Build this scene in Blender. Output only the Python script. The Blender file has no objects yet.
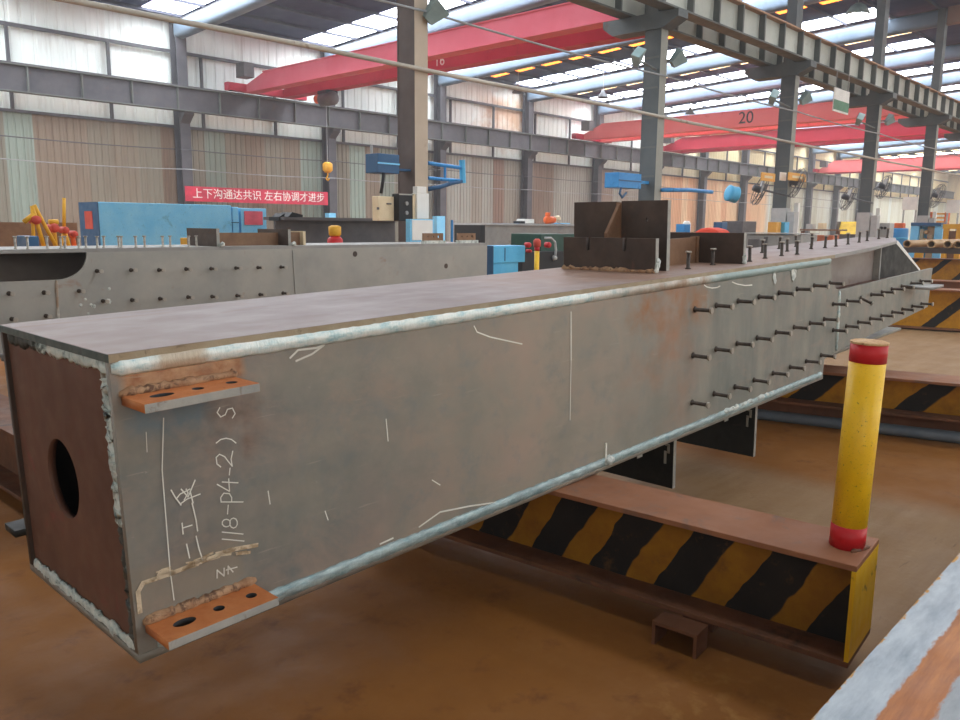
import bpy, bmesh, math, random
from mathutils import Vector, Matrix
random.seed(7)
sc = bpy.context.scene
col = sc.collection
PI = math.pi

# ------------------------------------------------------------------ camera
F_PX = 802.45
CAM = Vector((0, 0, 1.5))
R_ = Vector((0.6856337, -0.7278872, 0.0093091))
U_ = Vector((0.1144371, 0.1204056, 0.9861068))
F_ = Vector((0.7188954, 0.6750428, -0.1658514))
cd = bpy.data.cameras.new('camera')
cd.sensor_width = 36.0
cd.lens = F_PX / 960 * 36
cd.clip_end = 400
cam = bpy.data.objects.new('camera', cd)
col.objects.link(cam)
cam.matrix_world = Matrix(((R_.x, U_.x, -F_.x, CAM.x), (R_.y, U_.y, -F_.y, CAM.y), (R_.z, U_.z, -F_.z, CAM.z), (0, 0, 0, 1)))
sc.camera = cam

def ray(x, y): return F_ + R_ * ((x - 480) / F_PX) - U_ * ((y - 360) / F_PX)
def ay(x, y, Y): d = ray(x, y); return CAM + d * (Y / d.y)          # survey helpers: photo sight line onto a real plane
def ax(x, y, X): d = ray(x, y); return CAM + d * (X / d.x)

# ------------------------------------------------------------------ mesh helpers
class MB:
    def __init__(s): s.v = []; s.f = []
    def add(s, vs, fs):
        n = len(s.v); s.v += [tuple(v) for v in vs]; s.f += [tuple(i + n for i in f) for f in fs]; return s
    def box(s, x0, x1, y0, y1, z0, z1):
        return s.add([(x0, y0, z0), (x1, y0, z0), (x1, y1, z0), (x0, y1, z0), (x0, y0, z1), (x1, y0, z1), (x1, y1, z1), (x0, y1, z1)],
                     [(0, 3, 2, 1), (4, 5, 6, 7), (0, 1, 5, 4), (1, 2, 6, 5), (2, 3, 7, 6), (3, 0, 4, 7)])
    def prism(s, pts, fn0, fn1):
        n = len(pts)
        return s.add([fn0(*q) for q in pts] + [fn1(*q) for q in pts],
                     [tuple(range(n))[::-1], tuple(range(n, 2 * n))] + [(i, (i + 1) % n, n + (i + 1) % n, n + i) for i in range(n)])
    def tube(s, path, r, n=10, caps=True):
        path = [Vector(q) for q in path]; m = len(path)
        rr = r if isinstance(r, (list, tuple)) else [r] * m
        vs = []
        up = None
        for i, q in enumerate(path):
            t = (path[min(i + 1, m - 1)] - path[max(i - 1, 0)]).normalized()
            if up is None:
                up = Vector((0, 0, 1)) if abs(t.z) < .9 else Vector((1, 0, 0))
            a = t.cross(up).normalized(); b = a.cross(t).normalized(); up = b
            for k in range(n):
                th = 2 * PI * k / n
                vs.append(q + a * (rr[i] * math.cos(th)) + b * (rr[i] * math.sin(th)))
        fs = []
        for i in range(m - 1):
            for k in range(n):
                fs.append((i * n + k, i * n + (k + 1) % n, (i + 1) * n + (k + 1) % n, (i + 1) * n + k))
        if caps: fs += [tuple(range(n))[::-1], tuple(range((m - 1) * n, m * n))]
        return s.add(vs, fs)
    def rings(s, c, axis, prof, n=20):           # lathe: prof = [(dist along axis, radius)]
        axis = Vector(axis).normalized(); c = Vector(c)
        path = [c + axis * d for d, _ in prof]
        up = Vector((0, 0, 1)) if abs(axis.z) < .9 else Vector((1, 0, 0))
        a = axis.cross(up).normalized(); b = a.cross(axis).normalized()
        vs = [q + a * (r * math.cos(2 * PI * k / n)) + b * (r * math.sin(2 * PI * k / n)) for q, (_, r) in zip(path, prof) for k in range(n)]
        m = len(prof)
        fs = [(i * n + k, i * n + (k + 1) % n, (i + 1) * n + (k + 1) % n, (i + 1) * n + k) for i in range(m - 1) for k in range(n)]
        fs += [tuple(range(n))[::-1], tuple(range((m - 1) * n, m * n))]
        return s.add(vs, fs)
    def hbeam(s, x0, x1, y0, y1, z0, z1, tf=.02, tw=.014):   # along y, flanges top and bottom
        c = (x0 + x1) / 2
        s.box(x0, x1, y0, y1, z1 - tf, z1); s.box(x0, x1, y0, y1, z0, z0 + tf)
        return s.box(c - tw / 2, c + tw / 2, y0, y1, z0 + tf, z1 - tf)
    def mesh(s, name, smooth=False):
        me = bpy.data.meshes.new(name); me.from_pydata(s.v, [], s.f); me.update()
        bm = bmesh.new(); bm.from_mesh(me); bmesh.ops.recalc_face_normals(bm, faces=bm.faces); bm.to_mesh(me); bm.free()
        if smooth:
            for p in me.polygons: p.use_smooth = True
        return me
    def build(s, name, mat, parent=None, smooth=False, bevel=0):
        return put(name, s.mesh(name, smooth), mat, parent, bevel)

def put(name, me, mat, parent=None, bevel=0):
    o = bpy.data.objects.new(name, me); col.objects.link(o)
    if mat and not me.materials: me.materials.append(mat)
    if parent: o.parent = parent
    if bevel:
        m = o.modifiers.new('edge', 'BEVEL'); m.width = bevel; m.segments = 2; m.limit_method = 'ANGLE'
    return o

def tag(o, label, cat, group=None):
    o['label'] = label; o['category'] = cat
    if group: o['group'] = group
    return o
def thing(name, label, cat, loc=(0, 0, 0), rz=0, group=None):
    o = bpy.data.objects.new(name, None); o.empty_display_size = .1; col.objects.link(o)
    o.location = loc; o.rotation_euler = (0, 0, rz)
    return tag(o, label, cat, group)
def struct(o): o['kind'] = 'structure'; return o
def copy_tree(o, parent=None):
    c = o.copy(); col.objects.link(c); c.parent = parent
    for ch in [x for x in bpy.data.objects if x.parent == o]: copy_tree(ch, c)
    return c

def sheet_mesh(outline, holes, th, fn):
    """flat plate with real holes; fn maps (u, v, depth 0..th) to local xyz"""
    cu = bpy.data.curves.new('plate', 'CURVE'); cu.dimensions = '2D'; cu.fill_mode = 'BOTH'; cu.extrude = th / 2
    for pts in [outline] + holes:
        sp = cu.splines.new('POLY'); sp.points.add(len(pts) - 1); sp.use_cyclic_u = True
        for q, pt in zip(pts, sp.points): pt.co = (q[0], q[1], 0, 1)
    o = bpy.data.objects.new('plate', cu); col.objects.link(o)
    dg = bpy.context.evaluated_depsgraph_get(); dg.update()
    me = bpy.data.meshes.new_from_object(o.evaluated_get(dg))
    bpy.data.objects.remove(o); bpy.data.curves.remove(cu)
    for v in me.vertices: v.co = Vector(fn(v.co.x, v.co.y, v.co.z + th / 2))
    me.materials.clear()
    bm = bmesh.new(); bm.from_mesh(me); bmesh.ops.remove_doubles(bm, verts=bm.verts, dist=1e-5)
    bmesh.ops.recalc_face_normals(bm, faces=bm.faces); bm.to_mesh(me); bm.free()
    return me
def sheet(name, outline, holes, th, fn, mat, parent=None): return put(name, sheet_mesh(outline, holes, th, fn), mat, parent)
def circ(cx, cy, r, n=28, ry=None): return [(cx + r * math.cos(2 * PI * k / n), cy + (ry or r) * math.sin(2 * PI * k / n)) for k in range(n)]
def rect(a, b, c, d): return [(a, c), (b, c), (b, d), (a, d)]

def text_mesh(body, size, fn, th=.004, bold=0.0, sx=1.0):
    cu = bpy.data.curves.new('t', 'FONT'); cu.body = body; cu.size = size; cu.extrude = th; cu.offset = bold
    cu.align_x = 'CENTER'; cu.align_y = 'CENTER'
    o = bpy.data.objects.new('t', cu); col.objects.link(o)
    dg = bpy.context.evaluated_depsgraph_get(); dg.update()
    me = bpy.data.meshes.new_from_object(o.evaluated_get(dg))
    bpy.data.objects.remove(o)
    for v in me.vertices: v.co = Vector(fn(v.co.x * sx, v.co.y, v.co.z))
    me.materials.clear()
    return me

# ------------------------------------------------------------------ materials
def lin(c):
    return tuple(((v / 255 + .055) / 1.055) ** 2.4 if v > 10 else v / 255 / 12.92 for v in c)
class N:
    def __init__(s, name):
        s.m = bpy.data.materials.new(name); s.m.use_nodes = True
        s.t = s.m.node_tree; s.b = s.t.nodes['Principled BSDF']; s.tc = s.t.nodes.new('ShaderNodeTexCoord')
    def node(s, typ, **kw):
        n = s.t.nodes.new(typ)
        for k, v in kw.items(): setattr(n, k, v)
        return n
    def link(s, a, b): s.t.links.new(a, b)
    def coord(s, scale=(1, 1, 1), kind='Object'):
        m = s.node('ShaderNodeMapping'); m.inputs['Scale'].default_value = scale
        s.link(s.tc.outputs[kind], m.inputs['Vector']); return m.outputs['Vector']
    def noise(s, scale, detail=4, rough=.6, vec=None, dist=0):
        n = s.node('ShaderNodeTexNoise'); n.inputs['Scale'].default_value = scale; n.inputs['Detail'].default_value = detail
        n.inputs['Roughness'].default_value = rough; n.inputs['Distortion'].default_value = dist
        s.link(vec if vec is not None else s.coord(), n.inputs['Vector']); return n.outputs['Fac']
    def ramp(s, fac, stops):
        r = s.node('ShaderNodeValToRGB'); e = r.color_ramp.elements
        while len(e) < len(stops): e.new(.5)
        for el, (p, c) in zip(e, stops):
            el.position = p; el.color = (c if len(c) == 4 else (*c, 1))
        s.link(fac, r.inputs['Fac']); return r.outputs['Color']
    def thr(s, fac, a, b):
        r = s.node('ShaderNodeMapRange'); r.inputs['From Min'].default_value = a; r.inputs['From Max'].default_value = b
        s.link(fac, r.inputs['Value']); return r.outputs['Result']
    def mix(s, fac, a, b):
        m = s.node('ShaderNodeMix', data_type='RGBA')
        if isinstance(fac, (int, float)): m.inputs['Factor'].default_value = fac
        else: s.link(fac, m.inputs['Factor'])
        for k, v in (('A', a), ('B', b)):
            i = [q for q in m.inputs if q.name == k and q.type == 'RGBA'][0]
            if isinstance(v, tuple): i.default_value = (*v, 1) if len(v) == 3 else v
            else: s.link(v, i)
        return [q for q in m.outputs if q.type == 'RGBA'][0]
    def math(s, op, a, b=None):
        m = s.node('ShaderNodeMath', operation=op)
        for i, v in enumerate((a, b)):
            if v is None: continue
            if isinstance(v, (int, float)): m.inputs[i].default_value = v
            else: s.link(v, m.inputs[i])
        return m.outputs[0]
    def xyz(s, kind='Object'):
        n = s.node('ShaderNodeSeparateXYZ'); s.link(s.tc.outputs[kind], n.inputs[0]); return n.outputs
    def bump(s, fac, strength=.2, dist=.01):
        b = s.node('ShaderNodeBump'); b.inputs['Strength'].default_value = strength; b.inputs['Distance'].default_value = dist
        s.link(fac, b.inputs['Height']); s.link(b.outputs['Normal'], s.b.inputs['Normal'])
    def done(s, color=None, rough=.6, metal=0.0, spec=.5):
        if color is not None:
            if isinstance(color, tuple): s.b.inputs['Base Color'].default_value = (*color, 1)
            else: s.link(color, s.b.inputs['Base Color'])
        if isinstance(rough, (int, float)): s.b.inputs['Roughness'].default_value = rough
        else: s.link(rough, s.b.inputs['Roughness'])
        s.b.inputs['Metallic'].default_value = metal
        s.b.inputs['Specular IOR Level'].default_value = spec
        return s.m
def boxmask(n, c, a0, a1, b0, b1, soft=.02, jitter=None):
    """soft rectangular patch on two coordinates"""
    def side(v, lo, hi):
        p = n.thr(v, lo - soft, lo + soft); q = n.thr(v, hi + soft, hi - soft)
        return n.math('MULTIPLY', p, q)
    u, v = c
    if jitter is not None:
        j = n.math('MULTIPLY', n.math('SUBTRACT', jitter, .5), soft * 4)
        u = n.math('ADD', u, j); v = n.math('ADD', v, j)
    return n.math('MULTIPLY', side(u, a0, a1), side(v, b0, b1))

def worn(name, base, alt, patch=None, scale=3, patch_at=(.58, .7), rough=.55, metal=0.0, stretch=(1, 1, 1), bump=.15, spec=.4, speck=None):
    n = N(name); vec = n.coord(stretch)
    c = n.ramp(n.noise(scale, 6, .65, vec), [(.32, lin(base)), (.68, lin(alt))])
    if patch: c = n.mix(n.thr(n.noise(scale * 1.7, 5, .7, vec, .6), *patch_at), c, lin(patch))
    f = n.noise(scale * 22, 3, .6, vec)
    if speck: c = n.mix(n.thr(f, .62, .72), c, lin(speck))
    if bump: n.bump(f, bump, .004)
    return n.done(c, n.ramp(n.noise(scale * 3, 3), [(.3, (rough - .1,) * 3), (.7, (rough + .15,) * 3)]), metal, spec)
def plain(name, c, rough=.5, metal=0, spec=.4, vary=.12):
    n = N(name); a = tuple(v * (1 - vary) for v in c); b = tuple(min(255, v * (1 + vary)) for v in c)
    return n.done(n.ramp(n.noise(2.5, 4), [(.3, lin(a)), (.7, lin(b))]), rough, metal, spec)
def glow(name, c, strength):
    n = N(name); n.b.inputs['Emission Color'].default_value = (*lin(c), 1); n.b.inputs['Emission Strength'].default_value = strength
    return n.done(lin(c), .6)

def mat_front():
    n = N('mill_scale_web'); x, y, z = n.xyz()
    c = n.ramp(n.noise(2.2, 7, .62, n.coord((1, 1, 1.3))), [(.3, lin((142, 140, 128))), (.5, lin((160, 149, 134))), (.72, lin((174, 152, 136)))])
    c = n.mix(n.thr(n.noise(7, 5, .7), .52, .75), c, lin((134, 138, 134)))
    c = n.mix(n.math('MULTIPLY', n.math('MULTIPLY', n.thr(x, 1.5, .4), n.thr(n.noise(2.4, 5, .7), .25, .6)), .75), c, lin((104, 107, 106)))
    # studded length was ground and is cleaner, greyer steel
    grey = n.thr(x, 1.6, 3.1)
    clean = n.ramp(n.noise(4, 6, .6, n.coord((1.6, 1, .5))), [(.3, lin((108, 116, 112))), (.7, lin((152, 150, 139)))])
    c = n.mix(n.math('MULTIPLY', grey, .85), c, clean)
    j = n.noise(9, 4)
    # heat rust near the first studs
    hz = boxmask(n, (x, z), 2.42, 2.75, .2, .74, .2, n.noise(3, 4))
    c = n.mix(n.math('MULTIPLY', hz, n.thr(n.noise(5, 5), .35, .7)), c, lin((176, 112, 72)))
    hz = boxmask(n, (x, z), 2.25, 2.95, .58, .77, .07, n.noise(6, 4))
    c = n.mix(n.math('MULTIPLY', hz, n.thr(n.noise(8, 5), .4, .65)), c, lin((160, 108, 66)))
    # tan scorched band above upper lug
    hz = boxmask(n, (x, z), .02, .35, .69, .765, .012, j)
    c = n.mix(hz, c, n.ramp(n.noise(14, 5), [(.35, lin((150, 92, 55))), (.65, lin((198, 160, 122)))]))
    # blue heat tint under upper lug
    hz = boxmask(n, (x, z), .03, .24, .585, .675, .025, j)
    c = n.mix(n.math('MULTIPLY', hz, .75), c, lin((104, 124, 134)))
    hz = boxmask(n, (x, z), .26, .38, .5, .63, .035, n.noise(12, 4))
    c = n.mix(n.math('MULTIPLY', hz, n.thr(n.noise(6, 3), .35, .6)), c, lin((104, 66, 48)))
    # dusty brushed field round the lower lug
    hz = boxmask(n, (x, z), .0, .3, .12, .25, .012, j)
    c = n.mix(n.math('MULTIPLY', hz, .35), c, lin((150, 134, 112)))
    m_ = n.noise(3.1, 6, .75, n.coord((1, 1, 1.6)), .4)
    c = n.mix(n.math('MULTIPLY', n.thr(m_, .5, .72), .5), c, lin((172, 146, 128)))
    c = n.mix(n.math('MULTIPLY', n.thr(m_, .48, .3), .45), c, lin((128, 128, 116)))
    c = n.mix(n.math('MULTIPLY', n.thr(n.noise(26, 4, .8), .68, .74), .5), c, lin((206, 198, 184)))
    # scratches
    sv = n.coord((2, 1, 40)); c = n.mix(n.math('MULTIPLY', n.thr(n.noise(3, 3, .5, sv), .66, .72), .25), c, lin((196, 182, 165)))
    n.bump(n.noise(60, 3), .1, .003)
    return n.done(c, n.ramp(n.noise(6, 4), [(.3, (.42,) * 3), (.7, (.62,) * 3)]), .0, .45)
def mat_weld():
    n = N('weld_cap'); x, y, z = n.xyz()
    c = n.ramp(n.noise(5, 5, .7, n.coord((3, 8, 8))), [(.3, lin((150, 196, 202))), (.48, lin((222, 234, 230))), (.7, lin((250, 250, 242)))])
    tan = boxmask(n, (x, z), .11, .24, .3, .9, .02, n.noise(20, 3)); c = n.mix(tan, c, lin((196, 182, 160)))
    br = boxmask(n, (x, z), 2.05, 2.95, .3, .9, .25, n.noise(6, 4)); c = n.mix(n.math('MULTIPLY', br, .9), c, lin((150, 118, 88)))
    bl = boxmask(n, (x, z), 2.95, 4.6, .3, .9, .1); c = n.mix(n.math('MULTIPLY', bl, .8), c, lin((122, 150, 150)))
    lo = n.thr(z, .3, .2); c = n.mix(n.math('MULTIPLY', lo, .75), c, n.ramp(n.noise(6, 4, .7, n.coord((2, 8, 8))), [(.35, lin((70, 104, 114))), (.7, lin((176, 200, 200)))]))
    n.bump(n.noise(30, 3, .6, n.coord((3, 1, 1))), .5, .006)
    return n.done(c, .4, .2, .5)
def mat_stripes(name, period=.29, slope=.6, off=0.0, yel=(170, 118, 22), blk=(26, 24, 24), frac=.45):
    n = N(name); x, y, z = n.xyz()
    w = n.math('MULTIPLY', n.math('SUBTRACT', n.noise(6, 2), .5), .06)
    u = n.math('ADD', n.math('ADD', y, n.math('MULTIPLY', z, slope)), n.math('ADD', w, off))
    fr = n.math('FRACT', n.math('DIVIDE', u, period))
    m = n.thr(fr, frac - .012, frac + .012)
    yc = n.ramp(n.noise(5, 6, .7), [(.3, lin((int(yel[0] * .78), int(yel[1] * .72), yel[2]))), (.7, lin(yel))])
    c = n.mix(m, yc, n.ramp(n.noise(5, 5), [(.3, lin(blk)), (.75, lin((48, 42, 38)))]))
    c = n.mix(n.math('MULTIPLY', n.thr(n.noise(9, 6, .75), .58, .72), .6), c, lin((112, 76, 40)))
    return n.done(c, .62, 0, .3)

M = {}
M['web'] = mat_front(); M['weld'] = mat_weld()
def mat_top():
    n = N('mill_scale_flange'); x, y, z = n.xyz(); v = n.coord((.7, 2.2, 1))
    c = n.ramp(n.noise(1.6, 6, .65, v), [(.32, lin((142, 124, 118))), (.68, lin((166, 154, 152)))])
    c = n.mix(n.thr(n.noise(2.7, 5, .7, v, .6), .6, .75), c, lin((150, 116, 98)))
    b1 = boxmask(n, (x, y), 2.0, 4.4, -.2, 1.2, .45, n.noise(2, 4)); c = n.mix(n.math('MULTIPLY', b1, .75), c, n.ramp(n.noise(5, 5), [(.3, lin((146, 104, 76))), (.7, lin((164, 128, 104)))]))
    b2 = n.thr(x, .9, .0); c = n.mix(n.math('MULTIPLY', b2, .6), c, lin((138, 110, 98)))
    c = n.mix(n.math('MULTIPLY', n.thr(n.noise(3, 5, .7, n.coord((1.2, 14, 1))), .66, .71), .3), c, lin((190, 180, 176)))
    n.bump(n.noise(35, 3), .08, .004)
    return n.done(c, n.ramp(n.noise(5, 3), [(.3, (.38,) * 3), (.7, (.58,) * 3)]), 0, .45)
M['top'] = mat_top()
M['end'] = worn('red_brown_plate', (98, 66, 52), (114, 78, 62), (128, 66, 60), 3.5, (.6, .78), .6, 0, (1, 1, 1), .1)
M['flangeedge'] = worn('olive_flange_edge', (158, 140, 112), (178, 164, 138), (124, 108, 86), 9, (.6, .7), .55)
M['tealedge'] = worn('dark_teal_cut_edge', (70, 84, 84), (92, 104, 100), (84, 72, 62), 9, (.6, .7), .5)
M['edge'] = worn('cut_plate_edge', (150, 152, 148), (182, 178, 168), (128, 110, 95), 8, (.6, .7), .5)
M['spatter'] = worn('weld_spatter', (190, 200, 198), (236, 236, 226), (150, 158, 150), 14, (.5, .6), .6, 0, (1, 1, 1), .6)
M['rustweld'] = worn('brown_weld', (150, 104, 70), (196, 160, 124), (110, 80, 60), 18, (.5, .6), .6, 0, (1, 1, 1), .6)
M['lug'] = worn('rust_orange_steel', (182, 102, 52), (206, 132, 78), (140, 76, 44), 9, (.62, .75), .6)
M['stud'] = worn('stud_steel', (62, 54, 48), (92, 80, 70), (150, 100, 70), 30, (.6, .7), .45, .3, (1, 1, 1), 0)
M['studlight'] = worn('bright_stud_steel', (150, 144, 134), (200, 192, 178), (160, 120, 90), 30, (.6, .7), .4, .3, (1, 1, 1), 0)
M['gusset'] = worn('dark_gusset', (24, 26, 24), (38, 38, 34), (60, 48, 42), 4, (.6, .75), .6)
M['dark'] = worn('dark_plate', (66, 54, 48), (88, 72, 62), (104, 72, 56), 5, (.6, .75), .6)
M['brown'] = worn('brown_plate', (120, 88, 66), (146, 112, 84), (156, 96, 60), 5, (.6, .75), .6)
M['rusty'] = worn('rusty_flange', (138, 88, 58), (160, 108, 76), (118, 94, 80), 2.5, (.55, .7), .62, 0, (1, 1, 1), .12)
M['rustdark'] = worn('rusty_dark_flange', (100, 66, 46), (128, 84, 58), (80, 58, 46), 3, (.55, .7), .62)
def mat_endweld(name, a, b):
    n = N(name); f = n.noise(22, 6, .75, None, .8); g = n.noise(4, 3)
    x, y, z = n.xyz()
    v = n.math('ADD', f, n.math('MULTIPLY', n.math('SUBTRACT', g, .5), .7))
    v = n.math('SUBTRACT', v, n.math('MULTIPLY', n.math('MULTIPLY', n.thr(y, .42, .62), n.thr(z, .5, .6)), .4))
    c = n.ramp(v, [(a, lin((70, 74, 70))), (a + .06, lin((128, 144, 142))), (b, lin((196, 208, 204))), (b + .2, lin((226, 230, 222)))])
    n.bump(f, .6, .008); return n.done(c, .6, 0, .4)
M['endweld'] = mat_endweld('end_weld', .3, .45); M['endweld2'] = mat_endweld('thin_end_weld', .52, .66)
M['chalk'] = plain('chalk', (238, 232, 218), .9); M['tan'] = worn('brushed_dust', (200, 178, 146), (230, 214, 186), (176, 152, 120), 16, (.5, .6), .8)
M['yellow'] = worn('yellow_paint', (240, 186, 16), (250, 202, 24), (206, 150, 20), 6, (.62, .74), .42, 0, (1, 1, 1), .05, .5, (150, 116, 30))
M['yellowdirty'] = worn('dirty_yellow_paint', (232, 176, 22), (244, 196, 32), (70, 54, 40), 5, (.62, .7), .5)
M['red'] = worn('red_paint', (190, 26, 34), (206, 38, 42), (170, 30, 36), 8, (.6, .75), .42, 0, (1, 1, 1), .04)
M['cap'] = worn('rusty_cap', (196, 150, 100), (222, 186, 140), (150, 92, 60), 20, (.55, .65), .7)
M['stripes'] = mat_stripes('hazard_stripes', .29, .6, .05)
M['stripes_far'] = mat_stripes('wide_hazard_stripes', .73, 1.0, .32, (206, 146, 24), (36, 34, 32), .74)
def mat_beam():
    n = N('streaked_beam_top'); x, y, z = n.xyz()
    w = n.math('MULTIPLY', n.math('SUBTRACT', n.noise(9, 5, .7, n.coord((1, 3, 1))), .5), .05)
    yy = n.math('ADD', y, w)
    steel = n.ramp(n.noise(6, 6, .7, n.coord((1, 4, 1))), [(.3, lin((150, 162, 174))), (.7, lin((200, 210, 216)))])
    rust = n.ramp(n.noise(5, 6, .7, n.coord((.8, 8, 1))), [(.3, lin((152, 84, 32))), (.7, lin((200, 124, 52)))])
    c = n.mix(n.thr(yy, -.095, -.102), steel, rust)
    c = n.mix(n.thr(yy, -.178, -.186), c, n.mix(.4, steel, (.22, .2, .18)))
    c = n.mix(n.math('MULTIPLY', n.thr(yy, -.004, -.001), n.thr(n.noise(40, 2), .4, .5)), c, lin((206, 150, 60)))
    c = n.mix(n.thr(n.noise(22, 5, .7), .67, .71), c, lin((120, 66, 40)))
    n.bump(n.noise(50, 3), .15, .003)
    return n.done(c, n.ramp(n.noise(8, 4), [(.3, (.35,) * 3), (.7, (.6,) * 3)]), 0, .5)
M['beamtop'] = mat_beam()
def mat_floor():
    n = N('rust_dusted_floor'); x, y, z = n.xyz()
    c = n.ramp(n.noise(1.1, 7, .65), [(.3, lin((128, 80, 30))), (.55, lin((144, 92, 36))), (.75, lin((158, 106, 54)))])
    c = n.mix(n.thr(n.noise(5, 6, .7), .56, .75), c, lin((112, 66, 28)))
    far = n.ramp(n.noise(2, 6, .7, n.coord((.4, 2.5, 1))), [(.3, lin((138, 108, 74))), (.7, lin((164, 136, 102)))])
    # bay beyond the striped support is swept: greyer, cracked plates
    m = n.math('MULTIPLY', n.math('MAXIMUM', n.math('MULTIPLY', n.thr(x, 2.6, 2.8), n.thr(x, 4.9, 4.6)), n.thr(x, 6.2, 6.5)), n.thr(y, 6.5, 3.5))
    c = n.mix(n.math('MULTIPLY', m, .8), c, far)
    c = n.mix(n.math('MULTIPLY', n.thr(n.noise(3, 5, .75, n.coord((1.2, 9, 1))), .63, .68), n.math('MULTIPLY', m, .6)), c, lin((88, 64, 48)))
    sp = boxmask(n, (x, y), 1.95, 2.38, .75, 1.25, .12, n.noise(5, 4))
    c = n.mix(n.math('MULTIPLY', n.math('MULTIPLY', sp, n.thr(n.noise(16, 4), .5, .7)), .35), c, lin((196, 146, 84)))
    n.bump(n.noise(30, 5), .25, .01)
    return n.done(c, n.ramp(n.noise(3, 5), [(.3, (.55,) * 3), (.7, (.85,) * 3)]), 0, .3)
M['floor'] = mat_floor()
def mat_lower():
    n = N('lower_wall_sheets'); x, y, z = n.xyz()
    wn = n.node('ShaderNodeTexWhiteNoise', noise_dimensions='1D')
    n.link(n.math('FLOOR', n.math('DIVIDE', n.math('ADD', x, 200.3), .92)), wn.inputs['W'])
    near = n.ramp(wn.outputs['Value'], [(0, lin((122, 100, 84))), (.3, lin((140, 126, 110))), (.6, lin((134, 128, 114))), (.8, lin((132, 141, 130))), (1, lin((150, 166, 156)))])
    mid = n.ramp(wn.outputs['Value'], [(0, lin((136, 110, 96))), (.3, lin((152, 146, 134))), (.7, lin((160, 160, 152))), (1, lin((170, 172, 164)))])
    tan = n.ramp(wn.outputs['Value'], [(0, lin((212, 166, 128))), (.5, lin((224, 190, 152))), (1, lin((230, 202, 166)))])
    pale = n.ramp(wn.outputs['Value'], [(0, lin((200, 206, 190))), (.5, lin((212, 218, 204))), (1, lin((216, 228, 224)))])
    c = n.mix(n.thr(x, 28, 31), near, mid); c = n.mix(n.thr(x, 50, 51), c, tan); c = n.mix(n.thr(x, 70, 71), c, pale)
    st = n.noise(2, 5, .7, n.coord((3, 1, .12))); c = n.mix(n.math('MULTIPLY', n.thr(st, .5, .8), .55), c, lin((96, 68, 54)))
    rib = n.math('FRACT', n.math('DIVIDE', n.math('ADD', x, 200), .23))
    return n.done(c, .6, 0, .3)
M['lower'] = mat_lower()
def mat_upper():
    n = N('white_wall_sheets'); x, y, z = n.xyz()
    c = n.ramp(n.noise(.6, 5, .6, n.coord((1, 1, .4))), [(.3, lin((236, 246, 242))), (.7, lin((248, 252, 248)))])
    c = n.mix(n.thr(x, 50, 60), c, lin((240, 226, 184)))  # cream far end puts light through translucent sheets into the colour
    st = n.noise(1.4, 5, .7, n.coord((2.5, 1, .2))); c = n.mix(n.math('MULTIPLY', n.thr(st, .52, .8), .5), c, lin((150, 136, 120)))
    ru = boxmask(n, (x, z), 33.5, 37.6, 6.5, 8.8, .8, n.noise(1, 4)); c = n.mix(n.math('MULTIPLY', ru, .8), c, lin((190, 138, 92)))
    return n.done(c, .55, 0, .4)
M['upper'] = mat_upper()
M['steelgrey'] = worn('grey_painted_steel', (72, 72, 78), (92, 90, 94), (96, 80, 72), 1.5, (.6, .75), .55)
M['column'] = worn('green_grey_column_paint', (72, 80, 84), (94, 100, 100), (92, 80, 70), 1.2, (.62, .75), .55)
M['colflange'] = worn('grey_column_flange', (138, 140, 132), (156, 156, 146), (126, 104, 88), 1.2, (.64, .72), .55)
M['colpale'] = worn('pale_column_flange', (176, 160, 140), (196, 180, 160), (156, 116, 86), 1.2, (.64, .72), .55)
M['coldark'] = worn('dark_brown_column', (78, 66, 62), (98, 84, 78), (110, 76, 60), 1.5, (.6, .75), .6)
M['runway'] = worn('runway_paint', (176, 182, 174), (198, 202, 192), (150, 138, 124), .8, (.6, .75), .5)
M['stiff'] = worn('runway_stiffener', (88, 94, 92), (108, 110, 106), (110, 88, 72), 1.2, (.6, .75), .6)
M['rail'] = worn('rusty_rail', (150, 112, 84), (176, 138, 106), (110, 84, 66), 2, (.55, .7), .6)
M['rafter'] = worn('pale_blue_rafter', (88, 106, 124), (108, 124, 140), (84, 96, 108), .5, (.6, .75), .5, 0, (1, 1, 1), 0)
M['rafterbrown'] = worn('brown_rafter', (120, 98, 88), (142, 116, 102), (96, 84, 82), .5, (.6, .75), .6, 0, (1, 1, 1), 0)
M['roof'] = worn('dark_blue_roof', (36, 48, 88), (46, 58, 98), (62, 50, 74), .25, (.62, .75), .7, 0, (1, 1, 1), 0)
M['purlin'] = plain('dark_purlin', (60, 62, 76), .7)
M['sky'] = glow('skylight_sheet', (244, 249, 255), 9.0)
M['amber'] = glow('amber_skylight_sheet', (255, 132, 48), 2.4)
M['palesky'] = glow('pale_skylight_sheet', (255, 226, 176), 2.6)
M['crane'] = worn('crane_pink_red', (216, 92, 112), (226, 112, 130), (196, 90, 104), .5, (.6, .7), .5, 0, (1, 1, 1), 0)
M['crane2'] = worn('crane_salmon_red', (230, 112, 116), (238, 128, 130), (214, 84, 90), .5, (.6, .7), .5, 0, (1, 1, 1), 0)
M['cranered'] = worn('crane_deep_red', (182, 36, 62), (196, 48, 74), (170, 40, 60), .5, (.6, .7), .5, 0, (1, 1, 1), 0)
M['black'] = plain('black_rubber', (34, 34, 36), .6)
M['darkblue'] = worn('dark_blue_paint', (38, 82, 122), (48, 94, 134), (30, 66, 100), 2, (.6, .7), .45)
M['ltblue'] = worn('light_blue_paint', (112, 200, 248), (146, 216, 250), (110, 180, 216), 2.2, (.6, .7), .45, 0, (1, 1, 1), .03, .4, (70, 120, 160))
M['blue'] = worn('blue_paint', (38, 128, 196), (60, 150, 212), (30, 100, 160), 3, (.6, .7), .42)
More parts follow.
